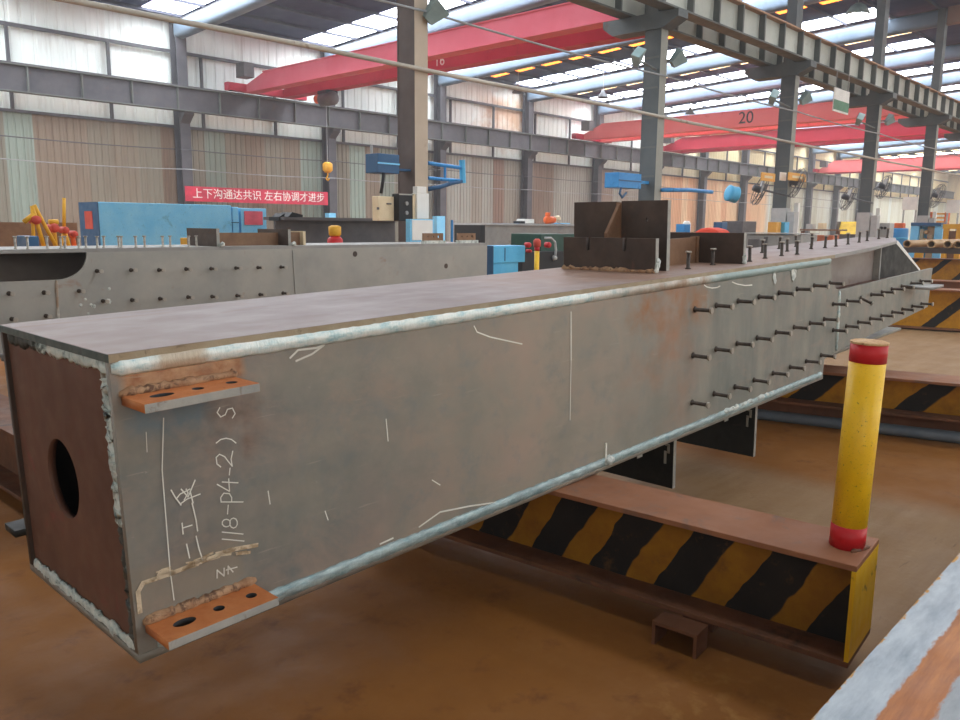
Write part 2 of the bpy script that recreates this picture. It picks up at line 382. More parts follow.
M['cyanblue'] = worn('sky_blue_paint', (70, 170, 220), (96, 190, 232), (50, 130, 180), 3, (.62, .72), .42)
M['tarp'] = plain('red_orange_cloth', (222, 76, 52), .8); M['orangebrown'] = plain('orange_brown_paint', (196, 110, 70), .6)
M['labelred'] = plain('red_label', (198, 76, 60), .6); M['pink'] = plain('pink_red_panel', (226, 98, 116), .5)
M['banner'] = plain('red_banner_cloth', (196, 52, 76), .7); M['white'] = plain('white_paint', (238, 238, 232), .5, vary=.04)
M['cream'] = worn('cream_panel', (222, 202, 164), (236, 218, 184), (200, 170, 130), 2, (.64, .74), .5)
M['green'] = worn('dark_green_paint', (24, 62, 52), (34, 76, 62), (20, 46, 42), 3, (.6, .7), .45)
M['orange'] = plain('orange_paint', (226, 100, 40), .5); M['signorange'] = worn('orange_sign', (226, 160, 60), (236, 180, 84), (210, 130, 50), 3, (.6, .7), .5)
M['machyellow'] = worn('machine_yellow', (220, 160, 36), (236, 180, 50), (180, 110, 30), 5, (.62, .7), .5)
M['hood'] = plain('hood_yellow', (248, 196, 48), .5)
M['grey'] = worn('bare_steel', (140, 140, 138), (164, 162, 156), (134, 112, 96), 3, (.6, .75), .5)
M['lightgrey'] = worn('pale_bare_steel', (168, 172, 174), (194, 196, 194), (150, 146, 140), 3, (.6, .75), .45)
M['darkgrey'] = worn('dark_steel', (84, 82, 84), (104, 100, 100), (96, 80, 72), 3, (.6, .75), .5)
M['cable'] = plain('cable_grey', (150, 152, 154), .5); M['pipe'] = worn('painted_pipe', (170, 164, 152), (196, 188, 174), (140, 120, 100), 1, (.6, .7), .5)
M['bluesteel'] = worn('blue_grey_bar', (104, 116, 130), (134, 144, 154), (120, 96, 76), 2, (.6, .72), .45)
M['lens'] = plain('lamp_glass', (176, 206, 208), .15); M['lamphousing'] = plain('lamp_housing', (140, 160, 160), .5)
M['lit'] = glow('lit_lamp', (250, 252, 255), 30)
M['fan'] = plain('fan_grey', (78, 82, 88), .5); M['tanpipe'] = worn('tan_pipe', (186, 152, 110), (206, 172, 128), (150, 110, 76), 2, (.6, .7), .55)
M['inside'] = worn('primer_grey_inside', (150, 136, 128), (172, 160, 150), (140, 112, 98), 2, (.6, .75), .55)
M['signgreen'] = plain('green_print', (90, 140, 110), .6)

# ------------------------------------------------------------------ setting
fl = MB().box(-6, 130, -14, 32.2, -.2, 0).build('floor', M['floor']); struct(fl)
def ribbed(x0, x1, z0, z1, y, pitch, d):
    b = MB(); n = int((x1 - x0) / pitch); vs = []; 
    for i in range(n):
        a = x0 + i * pitch
        for t, dd in ((0, 0), (.62, 0), (.7, d), (.92, d)): vs.append((a + t * pitch, y + dd))
    m = len(vs)
    b.v = [(x, yy, z0) for x, yy in vs] + [(x, yy, z1) for x, yy in vs]
    b.f = [(i, i + 1, m + i + 1, m + i) for i in range(m - 1)]
    return b
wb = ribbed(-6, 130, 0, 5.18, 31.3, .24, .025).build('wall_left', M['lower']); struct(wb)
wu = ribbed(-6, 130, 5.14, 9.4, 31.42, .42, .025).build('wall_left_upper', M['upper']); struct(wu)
we = MB().box(130, 130.3, -14, 32, 0, 12).build('wall_far', M['upper']); struct(we)
def roofz(y): return 9.32 + .045 * (30.8 - y)
rb = MB(); rb.add([(-6, -14, roofz(-14)), (130.3, -14, roofz(-14)), (130.3, 32.2, roofz(32.2)), (-6, 32.2, roofz(32.2)),
                   (-6, -14, roofz(-14) + .1), (130.3, -14, roofz(-14) + .1), (130.3, 32.2, roofz(32.2) + .1), (-6, 32.2, roofz(32.2) + .1)],
                  [(0, 1, 2, 3), (7, 6, 5, 4), (0, 4, 5, 1), (1, 5, 6, 2), (2, 6, 7, 3), (3, 7, 4, 0)])
ceil = struct(rb.build('ceiling', M['roof']))
y = 30.6
while y > -13.5:
    MB().box(-6, 130, y - .025, y + .025, roofz(y) - .11, roofz(y) - .005).build('purlin', M['purlin'], ceil); y -= 1.72
FRAMES = [1.65 + 7.02 * k for k in range(18)]
wn_ = 0
for k, X in enumerate(FRAMES):
    b = MB(); am = MB()
    y = 30.6
    while y > -12:
        y1 = y - 1.72
        za, zb = roofz(y) - .012, roofz(y1) - .012
        if not (7.5 < y1 < 10):
            xl = X - 1.5 if y1 > 8.5 else X - (.25 if X < 5 else .6)
            b.add([(xl, y - .03, za), (X + .05, y - .03, za), (X + .05, y1 + .03, zb), (xl, y1 + .03, zb)], [(0, 1, 2, 3)])
            xa = X + (2.85 if X < 31 else 3.3)
            if X > 25: am.add([(xa, y - .35, za), (xa + .65, y - .35, za), (xa + .65, y1 + .25, zb), (xa, y1 + .25, zb)], [(0, 1, 2, 3)])
        y = y1
    wn_ += 1; struct(b.build('skylight_or_fill_%d' % wn_, M['sky']))
    if X > 25: wn_ += 1; struct(am.build('skylight_or_fill_%d' % wn_, M['amber'] if X < 31 else M['palesky']))
# wall framing
for i, (z, r) in enumerate(((8.05, .06), (5.22, .05))):
    struct(MB().box(-6, 129, 31.2, 31.3, z - r, z + r).build('trim_%d' % (i + 1), M['steelgrey']))
tn = 3
for k in range(34):
    x = 2.6 + 3.51 * k
    if k % 2 == 0: x += .15
    struct(MB().box(x - .05, x + .05, 31.2, 31.3, 5.27, 7.99).build('trim_%d' % tn, M['steelgrey'])); tn += 1

ORD = ['nearest', 'second', 'third', 'fourth', 'fifth', 'sixth', 'seventh', 'eighth', 'ninth', 'tenth', 'eleventh', 'twelfth', 'thirteenth', 'fourteenth', 'fifteenth', 'sixteenth']
# rafters: pale I-beams across the hall
for k, X in enumerate(FRAMES[2:13]):
    t = thing('roof_rafter', '%s pale blue steel rafter spanning under the dark roof, counted from the camera' % ORD[k], 'rafter', (X, 30.9, 0), 0, 'roof rafters')
    y0, y1 = 0, -21.4
    def rz(y): return roofz(30.9 + y) - .21
    def strip(xa, xb, ta, tb, m, name, ya=y0, yb=y1):
        q = MB(); q.add([(xa, ya, rz(ya) - tb), (xb, ya, rz(ya) - tb), (xb, yb, rz(yb) - tb), (xa, yb, rz(yb) - tb),
                         (xa, ya, rz(ya) - ta), (xb, ya, rz(ya) - ta), (xb, yb, rz(yb) - ta), (xa, yb, rz(yb) - ta)],
                        [(0, 1, 2, 3), (7, 6, 5, 4), (0, 4, 5, 1), (1, 5, 6, 2), (2, 6, 7, 3), (3, 7, 4, 0)])
        return q.build(name, m, t)
    strip(-.14, .14, 0, .03, M['steelgrey'], 'top_flange'); w_ = strip(-.22, .22, .03, .66, M['rafter'], 'web'); mm = w_.modifiers.new('round', 'BEVEL'); mm.width = .16; mm.segments = 4; mm.limit_method = 'ANGLE'
    for p_ in w_.data.polygons: p_.use_smooth = True
    strip(-.14, .14, .0, .66, M['rafterbrown'], 'brown_rafter_end', y1, -44)
# ------------------------------------------------------------------ wall side columns and runway
def hcol(t, z0, z1, wx, dy, tf=.025, body='column', side='colpale'):
    """H column: flanges face +-y, open side faces -x"""
    MB().box(-wx / 2, wx / 2, -dy / 2 - .004, -dy / 2, z0, z1).build('flange_face', M[side], t)
    MB().box(-wx / 2, wx / 2, -dy / 2, -dy / 2 + tf, z0, z1).build('front_flange', M[body], t)
    MB().box(-wx / 2, wx / 2, dy / 2 - tf, dy / 2, z0, z1).build('rear_flange', M[body], t)
    MB().box(-.012, .012, -dy / 2 + tf, dy / 2 - tf, z0, z1).build('web', M[body], t)
for k in range(12):
    X = FRAMES[k + 2]
    t = thing('wall_column', '%s dark grey steel column standing against the left wall, counted from the left' % ('leftmost' if k == 0 else ORD[k]), 'column', (X, 30.9, 0), 0, 'columns along the left wall')
    hcol(t, 0, 9.1, .42, .5, .03, 'steelgrey', 'steelgrey')
    MB().prism([(-.25, 5.3), (-.62, 5.62), (-.62, 5.72), (-.25, 5.72)], lambda a, b: (-.2, a, b), lambda a, b: (.2, a, b)).build('bracket', M['steelgrey'], t)
t = thing('crane_runway_girder', 'grey crane runway girder running along the left wall', 'girder', (62, 30.35, 5.72), 0)
MB().box(-68, 67, -.17, .17, .86, .9).build('top_flange', M['stiff'], t); MB().box(-68, 67, -.17, .17, 0, .04).build('bottom_flange', M['stiff'], t)
MB().box(-68, 67, -.02, .02, .04, .86).build('web', M['steelgrey'], t)
MB().box(-68, 67, -.035, .035, .9, .96).build('rail', M['steelgrey'], t)
for i in range(66):
    x = -66 + i * 1.75
    if x < 66: MB().box(x - .02, x + .02, -.15, -.02, .04, .86).build('stiffener', M['stiff'], t)
# ------------------------------------------------------------------ centre row
YC = 9.66
cx = [8.7 + 7.0 * k for k in range(13)]
for k, X in enumerate(cx):
    dark = (k == 0)
    lab = ('tall brown and cream steel column with electric boxes, nearest in the hall' if k == 0 else '%s grey-green steel column of the middle row under the runway' % ORD[k])
    t = thing('steel_column', lab, 'column', (X, YC, 0), 0, 'columns of the middle row')
    hcol(t, 0, 6.0, .27, .40, .025, 'coldark' if dark else 'column', 'colpale' if dark else 'colflange')
    for j in range(9 if not dark else 0): MB().box(-.135, -.125, -.18, .18, .7 + j * .62, .74 + j * .62).build('batten', M['stiff'], t)
    MB().box(-.13, -.02, -.175, .175, 0, 6.0).build('infill_plate', M['coldark' if dark else 'column'], t)
    if k > 1: MB().box(-.15, .15, -.215, .215, 0, 2.05).build('base_cladding', M['lightgrey'], t)
    MB().prism([(-.62, 5.95), (-.62, 5.8), (-.25, 5.62), (1.0, 5.62), (1.25, 5.8), (1.25, 5.95)], lambda a, b: (-.2, a, b), lambda a, b: (.2, a, b)).build('cap_bracket', M['column'], t)
    MB().box(-.2, .2, -.14, .14, 5.95, 10.0).build('upper_post', M['column'], t)
for YY, lab in ((9.3, 'pale green crane runway girder with rib stiffeners on the middle columns, camera side'), (10.35, 'crane runway girder on the middle columns, on the far side of the ribbed one')):
    t = thing('crane_runway_girder', lab, 'girder', (50, YY, 5.97), 0)
    MB().box(-58, 79, -.17, .17, .66, .7).build('top_flange', M['rail'], t); MB().box(-58, 79, -.17, .17, 0, .04).build('bottom_flange', M['stiff'], t)
    MB().box(-58, 79, -.012, .012, .04, .66).build('web', M['runway'], t); MB().box(-58, 79, -.03, .03, .7, .78 if YY < 10 else .725).build('rail', M['rail'], t)
    for i in range(90):
        x = -57 + i * 1.17 - .1
        MB().box(x - .03, x + .03, -.16, -.012, .04, .66).build('stiffener', M['stiff'], t)
# pipe and cables along the middle columns
tag(MB().tube([(-4 + 3.5 * i, 9.42, 3.84 + (.0 if i % 2 else -.02)) for i in range(36)], .035, 8).build('gas_pipe', M['pipe'], None, True), 'pale pipe running level along the middle columns below the thin cable', 'pipe')
def sag(x0, x1, y, z, d, n=10): return [(x0 + (x1 - x0) * i / n, y, z - d * 4 * (i / n) * (1 - i / n)) for i in range(n + 1)]
tag(MB().tube(sum([sag(1.7 + 7 * k, 8.7 + 7 * k, 9.4, 4.67, .04) for k in range(13)], []), .018, 6).build('cable', M['cable'], None, True), 'thin grey cable running along the middle columns above the pale pipe', 'cable')
tag(MB().tube(sum([sag(1.65 + 7.02 * k, 8.67 + 7.02 * k, 30.5, 4.3, .05) for k in range(13)], []), .02, 6).build('cable', M['steelgrey'], None, True), 'upper thin wire strung along the left wall', 'cable')
tag(MB().tube(sum([sag(1.65 + 7.02 * k, 8.67 + 7.02 * k, 30.5, 3.55, .06) for k in range(13)], []), .02, 6).build('cable', M['cable'], None, True), 'lower thin wire strung along the left wall', 'cable')

# ------------------------------------------------------------------ bridge cranes
def crane(X, gap, mats, lab, group, zb=6.72, h=.62, number=None, numcol=None, z_num=None, one=False, numx=0):
    t = thing('bridge_crane', lab, 'crane', (X, 20, zb), 0, group)
    ya, yb = -9.6, 10.2
    prof = [(ya, .25), (ya, 0.0), (yb - 1.0, 0.0), (yb, .0), (yb, .25), (yb - 1.4, h), (ya + 1.4, h)]
    gs = [(0, mats[0])] if one else [(0, mats[0]), (gap, mats[1])]
    for gx, m in gs:
        g = MB().prism(prof, lambda a, b: (gx - .2, a, b), lambda a, b: (gx + .2, a, b)).build('girder', m, t)
        MB().box(gx - .26, gx + .26, ya + 1.4, yb - 1.4, h, h + .03).build('top_plate', m, g)
        MB().box(gx - .26, gx + .26, ya, yb, -.03, 0).build('bottom_plate', m, g)
    for yy in (ya - .1, yb + .0):
        MB().box(-1.0, gap + 1.0, yy - .12, yy + .2, 0, .3).build('end_carriage', M['cranered'], t)
        for xx in (-.8, gap + .8): MB().rings((xx, yy - .05, .08), (0, 1, 0), [(0, .1), (.18, .1)], 14).build('wheel', M['black'], t)
    MB().box(-.75, -.3, yb - .9, yb - .3, .45, 1.0).build('drive_box', M['darkgrey'], t)
    if number:
        def fn(a, b, c): return (numx - .205 - c, z_num[0] - a, z_num[1] + b)
        put('number', text_mesh(number, z_num[2], fn), numcol, t)
    return t
c1 = crane(18.3, 1.7, (M['crane'], M['cranered']), 'pink red double girder crane spanning the hall at upper left, nearest of the cranes', 'bridge cranes', number='16', numcol=M['white'], z_num=(.6, .26, .5), numx=1.7)
c2 = crane(41.3, 1.8, (M['crane2'], M['crane2']), 'salmon red crane with black number 20 on its girder', 'bridge cranes', h=.8, number='20', numcol=M['black'], z_num=(-.3, .42, .85))
crane(50.8, 2.2, (M['cranered'], M['cranered']), 'deep red crane seen below the crane numbered 20', 'bridge cranes', zb=6.73, h=.76)
crane(79, 2.2, (M['crane2'], M['cranered']), 'farthest red crane near the far end of the hall', 'bridge cranes', h=1.0)
t = thing('bridge_crane', 'dark purple-red crane just in view at the right edge beyond the ribbed girder', 'crane', (44.5, 9.2, 6.75), 0, 'bridge cranes')
MB().box(-.3, .3, -18, -.35, .2, 1.1).build('girder', M['cranered'], t); MB().box(-1.2, 1.2, -.25, .25, .0, .35).build('end_carriage', M['cranered'], t); MB().box(-.8, -.3, -1.2, -.4, .4, 1.0).build('drive_box', M['darkgrey'], t)
t = thing('electric_hoist', 'dark electric hoist with orange motor hanging under the nearest red crane', 'hoist', (20.0, 27.2, 6.068))
MB().rings((-.1, -.55, .3), (0, 1, 0), [(0, .2), (.05, .26), (.8, .26), (.85, .2)], 16).build('drum', M['darkgrey'], t, True)
MB().rings((-.1, .3, .35), (0, 1, 0), [(0, .18), (.3, .18), (.36, .1)], 14).build('motor', M['orange'], t, True)
MB().box(-.3, .25, -.3, .3, .5, .62).build('trolley', M['black'], t)
MB().tube([(-.1, -.0, .1), (-.1, 0, -2.15)], .015, 6).build('rope', M['cable'], t)
MB().rings((-.1, 0, -2.55), (0, 0, 1), [(0, .1), (.1, .2), (.35, .2), (.42, .1)], 12).build('hook_block', M['machyellow'], t, True)
MB().tube([(-.1, 0, -2.5), (-.1, 0, -2.65), (-.1, .1, -2.78), (-.1, 0, -2.86), (-.1, -.1, -2.78)], .03, 6).build('hook', M['machyellow'], t, True)

# ------------------------------------------------------------------ the main box member
O = Vector((0.7616191, 1.9201376, 1.1903470)); EX = Vector((0.9994807, -0.0062668, 0.0316068)); EY = Vector((0.0064132, 0.9999692, -0.0045304)); EZ = Vector((-0.0315774, 0.0047307, 0.9994901))
D = .8
box = thing('steel_box_member', 'long brown-grey welded steel box with round hole in its end and studs', 'steel beam')
B0 = O - EZ * D
box.matrix_world = Matrix(((EX.x, EY.x, EZ.x, B0.x), (EX.y, EY.y, EZ.y, B0.y), (EX.z, EY.z, EZ.z, B0.z), (0, 0, 0, 1)))
W = .8155
def flat(z): return lambda a, b, c: (a, b, z + c)            # plate in s,w
def upr(w): return lambda a, b, c: (a, w + c, b)             # plate in s,h
def crs(s): return lambda a, b, c: (s + c, a, b)             # plate in w,h
TH = .022
sheet('top_flange', [(0, 0), (4.56, 0), (5.6, .1), (6.66, .26), (7.35, .48), (7.35, W), (0, W)], [], TH, flat(D - TH), M['top'], box)
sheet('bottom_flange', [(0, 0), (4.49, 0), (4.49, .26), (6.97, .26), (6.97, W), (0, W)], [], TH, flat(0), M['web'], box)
arc = [(4.515 + .16 * (1 - math.cos(a)), .74 - .17 * math.sin(a)) for a in [i * PI / 16 for i in range(9)]]
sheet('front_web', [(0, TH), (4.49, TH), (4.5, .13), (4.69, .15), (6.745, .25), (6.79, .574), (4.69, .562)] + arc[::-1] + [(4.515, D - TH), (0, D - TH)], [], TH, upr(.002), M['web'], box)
sheet('back_web', rect(0, 7.0, TH, D - TH), [], TH, upr(W - TH - .002), M['dark'], box)
hole = circ(.447, .388, .116, 40)
sheet('end_plate', rect(TH + .002, W - TH - .002, TH, D - TH), [hole], .022, crs(.012), M['end'], box)
# welds: lumpy beads along the long edges and around the end plate
def bead(name, p0, p1, r, mat, seg=None, jit=.25, parent=box, n=8, flat_axis=None, flat=.4):
    p0 = Vector(p0); p1 = Vector(p1); L = (p1 - p0).length; seg = seg or max(6, int(L / .05))
    pts = []; rr = []
    for i in range(seg + 1):
        t = i / seg; pts.append(p0.lerp(p1, t) + Vector([random.uniform(-1, 1) * r * jit * .4 for _ in range(3)])); rr.append(r * (1 + random.uniform(-jit, jit)))
    rr[0] = rr[-1] = r * .5
    b = MB().tube(pts, rr, n)
    if flat_axis is not None:
        c0 = p0[flat_axis]
        b.v = [tuple(c0 + (q[i] - c0) * flat if i == flat_axis else q[i] for i in range(3)) for q in b.v]
    return b.build(name, mat, parent, True)
MB().box(.0, 4.56, -.0016, 0, D - TH + .001, D - .001).build('flange_front_edge', M['flangeedge'], box)
MB().box(-.0016, 0, .0, W, D - TH + .001, D - .001).build('flange_end_edge', M['tealedge'], box)
bead('top_edge_weld', (.004, .002, D - TH - .014), (4.5, .002, D - TH - .014), .0215, M['weld'], 220, .05, flat_axis=1, flat=.45)
bead('bottom_edge_weld', (.05, .002, TH + .012), (4.47, .002, TH + .012), .021, M['weld'], 220, .1, flat_axis=1, flat=.45)
bead('end_weld', (.008, .77, D - TH - .012), (.008, .03, D - TH - .014), .016, M['endweld'], 90, .5, flat_axis=0, flat=.35)
bead('end_weld', (.008, .044, D - TH - .01), (.008, .044, .36), .029, M['endweld'], 80, .28, flat_axis=0, flat=.35)
bead('end_weld', (.008, .038, .37), (.008, .038, .03), .02, M['endweld2'], 60, .5, flat_axis=0, flat=.35)
bead('end_weld', (.008, .03, .028), (.008, W - .03, .028), .02, M['endweld'], 70, .45, flat_axis=0, flat=.35)
bead('seam_weld', (4.68, 0, .56), (4.69, 0, .16), .012, M['weld'], 20, .2)
bead('bottom_spatter', (3.0, .004, .045), (3.75, .004, .045), .012, M['spatter'], 30, .6)
MB().box(2.04, 2.05, -.004, .01, .03, .12).build('scratch_mark', M['chalk'], box)
bead('bottom_spatter', (2.03, .0, .04), (2.1, .0, .035), .02, M['spatter'], 6, .3)
bead('white_smear', (3.93, -.001, D - .02), (3.93, -.001, D - .12), .03, M['spatter'], 7, .35, flat_axis=1, flat=.06)
bead('white_smear', (3.66, -.001, D - .05), (3.68, -.001, D - .12), .022, M['spatter'], 6, .4, flat_axis=1, flat=.06)
# inside of the open far end
sheet('inner_web', rect(4.6, 6.25, .5, D - TH), [], .016, upr(.3), M['inside'], box)
sheet('inner_floor', rect(4.5, 6.79, TH + .004, .30), [], .016, flat(.485), M['end'], box)
sheet('end_gusset', [(6.25, .5), (7.42, .5), (6.72, D - TH - .002), (6.25, D - TH - .002)], [], .02, upr(.275), M['gusset'], box)
MB().box(6.24, 6.262, .25, .31, .5, D - TH).build('stiffener', M['edge'], box)
MB().prism([(6.69, D - TH), (7.42, .5), (7.45, .508), (6.73, D)], lambda a, b: (a, .272, b), lambda a, b: (a, .298, b)).build('gusset_edge', M['white'], box)
MB().add([(4.56, -.001, D - TH), (5.6, .099, D - TH), (6.66, .259, D - TH), (6.66, .259, D + .001), (5.6, .099, D + .001), (4.56, -.001, D + .001)], [(0, 1, 4, 5), (1, 2, 3, 4)]).build('flange_edge', M['grey'], box)
# connection lugs with bolt holes
def lug(z, s0, s1, out, mat=M['lug'], w0=0.0, sgn=-1, weld=True):
    a, b = sorted((w0, w0 + sgn * out))
    L = s1 - s0
    hs = [[(s0 + L * .24 + q[0], w0 + sgn * out * .5 + q[1]) for q in circ(0, 0, .030, 24, .019)],
          circ(s0 + L * .55, w0 + sgn * out * .5, .015, 20), circ(s0 + L * .86, w0 + sgn * out * .5, .015, 20)]
    l = sheet('lug_plate', rect(s0, s1, a, b), hs, .022, flat(z - .022), mat, box)
    l.data.materials.append(M['black'])  # black hole walls: the shade inside is put into the colour
    for p in l.data.polygons:
        c_ = p.center
        if abs(p.normal.z) < .5 and s0 + .005 < c_.x < s1 - .005 and a + .003 < c_.y < b - .003: p.material_index = 1
    MB().box(s0, s1, *((a - .0012, a) if sgn < 0 else (b, b + .0012)), z - .0215, z - .0005).build('bright_edge', M['edge'], l)
    if weld: 
        w = bead('lug_weld', (s0 - .005, w0 - sgn * .0, z + .006), (s1 + .01, w0, z + .006), .013, M['rustweld'], 30, .3, l)
    return l
lug(D - .105, .02, .318, .128); lug(.1, .022, .33, .13)
lug(.14, -.03, .3, .1, M['gusset'], W, 1, False); lug(D - .105, .02, .318, .1, M['darkgrey'], W, 1)
l = sheet('lug_plate', rect(6.05, 6.35, -.2, 0), [], .02, flat(.46), M['grey'], box)
# shear studs
def stud_mesh(L=.092, r=.0095, hr=.016, hl=.009, mats=('stud', 'studlight')):
    b = MB(); b.rings((0, 0, 0), (0, 0, 1), [(0, r * 1.7), (.005, r * 1.5), (.008, r), (L - hl, r)], 12)
    n0 = len(b.f); b.rings((0, 0, L - hl), (0, 0, 1), [(0, hr), (hl * .8, hr), (hl, hr * .9)], 14)
    me = b.mesh('shear_stud'); me.materials.append(M[mats[0]]); me.materials.append(M[mats[1]])
    for i, p in enumerate(me.polygons):
        p.use_smooth = len(p.vertices) == 4
        if i >= n0: p.material_index = 1
    return me
SM = stud_mesh(); 
def stud(me, loc, rot, parent, jit=.03):
    o = bpy.data.objects.new('shear_stud', me); col.objects.link(o); o.parent = parent; o.location = loc
    o.rotation_euler = (rot[0] + random.uniform(-jit, jit), rot[1] + random.uniform(-jit, jit), rot[2]); return o
side = [(2.783, .627), (2.998, .626), (3.236, .626), (3.484, .626), (3.742, .627), (3.992, .627), (4.247, .628), (4.5, .624),
        (2.779, .4), (3.013, .4), (3.246, .398), (3.484, .398), (3.729, .4), (3.98, .4), (4.22, .398), (4.444, .398),
        (2.785, .162), (3.01, .166), (3.244, .162), (3.472, .162), (3.718, .162), (3.955, .161), (4.194, .162), (4.433, .166),
        (4.582, .481), (4.831, .478), (5.077, .477), (5.3, .481), (5.52, .48), (5.745, .484), (5.975, .486), (6.214, .49), (6.451, .49),
        (4.612, .307), (4.844, .307), (5.072, .308), (5.314, .307), (5.549, .304), (5.798, .304), (6.038, .302), (6.293, .3), (6.534, .298)]
for i, (s, h) in enumerate(side):
    st = stud(SM, (s, 0, h), (PI / 2, 0, 0), box)
    if i == 26: st.rotation_euler = (PI / 2 + .45, 0, .5)
for s, w in [(3.025, .18), (3.344, .21), (3.616, .22), (3.70, .165), (3.998, .208), (4.276, .226), (4.47, .207), (4.77, .4), (4.53, .47), (5.05, .58), (5.148, .385), (5.322, .352), (5.565, .362), (5.906, .394), (6.275, .436), (6.574, .472), (7.0, .514), (7.25, .52), (5.4, .6), (5.75, .62), (4.2, .62)]:
    stud(SM, (s, w, D), (0, 0, 0), box, .06)
# slotted bracket plates above and their mirror below
def slotplate(name, s, w0, w1, z0, z1, slots, depth, mat, up=True, th=.026):
    pts = [(w0, z0), (w1, z0), (w1, z1)]
    sl = sorted(slots, reverse=True)
    if up:
        for c, wd in sl: pts += [(c + wd / 2, z1), (c + wd / 2, z1 - depth), (c - wd / 2, z1 - depth), (c - wd / 2, z1)]
        pts += [(w0, z1)]
        return sheet(name, pts, [], th, crs(s), mat, box)
    pts = [(w1, z1), (w0, z1), (w0, z0)]
    for c, wd in sorted(slots): pts += [(c - wd / 2, z0), (c - wd / 2, z0 + depth), (c + wd / 2, z0 + depth), (c + wd / 2, z0)]
    pts += [(w1, z0)]
    return sheet(name, pts, [], th, crs(s), mat, box)
def edge(s, w, z0, z1, th=.026): MB().box(s, s + th, w - .002, w, z0, z1).build('plate_edge', M['edge'], box)
slotplate('low_bracket_plate', 2.705, .18, .745, D, D + .168, [(.585, .024), (.36, .024)], .066, M['dark']); edge(2.705, .18, D, D + .168)
bead('bracket_weld', (2.7, .75, D + .004), (2.7, .175, D + .004), .014, M['rustweld'], 40, .4)
bead('bracket_weld', (2.705, .174, D + .0), (2.73, .176, D + .07), .018, M['spatter'], 8, .2, flat_axis=1)
hp = sheet('tall_bracket_plate', [(.205, D), (.478, D), (.478, D + .352), (.205, D + .352)], [[(.326, D + .272), (.318, D + .255), (.326, D + .236), (.334, D + .255)]], .028, crs(2.85), M['dark'], box)
sheet('tall_bracket_plate', [(.508, D), (.785, D), (.785, D + .35), (.508, D + .35)], [], .028, crs(2.85), M['dark'], box); edge(2.85, .205, D, D + .352, .028)
MB().prism([(2.731, D), (2.85, D), (2.85, D + .345), (2.731, D + .19)], lambda a, b: (a, .484, b), lambda a, b: (a, .502, b)).build('gusset', M['brown'], box)
MB().box(2.846, 2.88, .478, .508, D, D + .345).build('gusset_edge', M['brown'], box)
MB().box(2.88, 3.5, .38, .402, D, D + .145).build('longitudinal_plate', M['brown'], box)
MB().box(3.46, 3.484, .37, .415, D, D + .15).build('longitudinal_plate', M['brown'], box)
slotplate('rear_bracket_plate', 3.5, .11, .74, D, D + .17, [], .06, M['dark']); edge(3.5, .11, D, D + .17)
bead('bracket_weld', (3.5, .1, D), (3.51, .105, D + .05), .012, M['spatter'], 8, .2)
for s, zlo in ((2.88, -.35), (3.84, -.405)):
    slotplate('hanging_plate', s, .15, .74, zlo, 0, [], .17, M['gusset'], False); edge(s, .15, zlo, 0)
    slotplate('hanging_short_plate', s - .16, .27, .74, -.17, 0, [], .05, M['gusset'], False); edge(s - .16, .27, -.17, 0, .05)
    MB().box(s + .03, s + .3, .5, .52, zlo * .8, 0).build('hanging_gusset', M['dark'], box)
    # bright cut notches in the hanging plate
    b = MB()
    for wq, za, zb in ((.185, .03, .1), (.172, .09, .14), (.19, .13, .2)): b.box(s - .003, s, wq, wq + .014, -zb - .02, -za - .02)
    b.build('notch_edges', M['edge'], box)
# chalk lines and writing on the web
def stroke(pts, wd=.0035):
    b = MB()
    for (a0, a1), (b0, b1) in zip(pts, pts[1:]):
        v = Vector((b0 - a0, b1 - a1)); L = v.length
        if L < 1e-6: continue
        nn = Vector((-v.y, v.x)) / L * wd / 2; ee = v / L * wd * .3
        b.add([(a0 + nn.x - ee.x, -.0006, a1 + nn.y - ee.y), (a0 - nn.x - ee.x, -.0006, a1 - nn.y - ee.y), (b0 - nn.x + ee.x, -.0006, b1 - nn.y + ee.y), (b0 + nn.x + ee.x, -.0006, b1 + nn.y + ee.y)], [(0, 1, 2, 3)])
    return b
def px(*q):                       # photo sight line onto the web face
    out = []
    for x, y in q:
        d = ray(x, y); tt = ((O - CAM).dot(EY)) / d.dot(EY); P = CAM + d * tt - O
        out.append((P.dot(EX), P.dot(EZ) + D))
    return out
CH = MB(); LETTER = False
def chalk(*q, wd=.0035):
    s = stroke(px(*q), wd)
    if LETTER: CH.add(s.v, s.f)
    else: s.build('chalk_mark', M['chalk'], box)
chalk((163.5, 418), (162, 470), (166, 520), (170, 570), (174, 600), wd=.003)
chalk((146, 432), (147, 452), wd=.002); chalk((571, 312), (571, 360), wd=.006); chalk((571, 360), (570, 420), wd=.004)
LETTER = True
# characters written up the plate: two bars, T shape, section sign
chalk((186.5, 544), (189.5, 558)); chalk((196, 536), (199, 549), (203, 561))
chalk((182, 523), (183, 534)); chalk((182.5, 528), (192, 525)); chalk((192, 503), (196, 520), (197.5, 531))
chalk((171, 490), (175, 497), (181, 505)); chalk((176, 499), (180, 494), (190, 489)); chalk((180, 504), (187, 499), (200, 494)); chalk((181, 489), (188, 497), (195, 480)); chalk((184, 500), (188, 493), (186, 489)); chalk((190, 491), (193, 503))
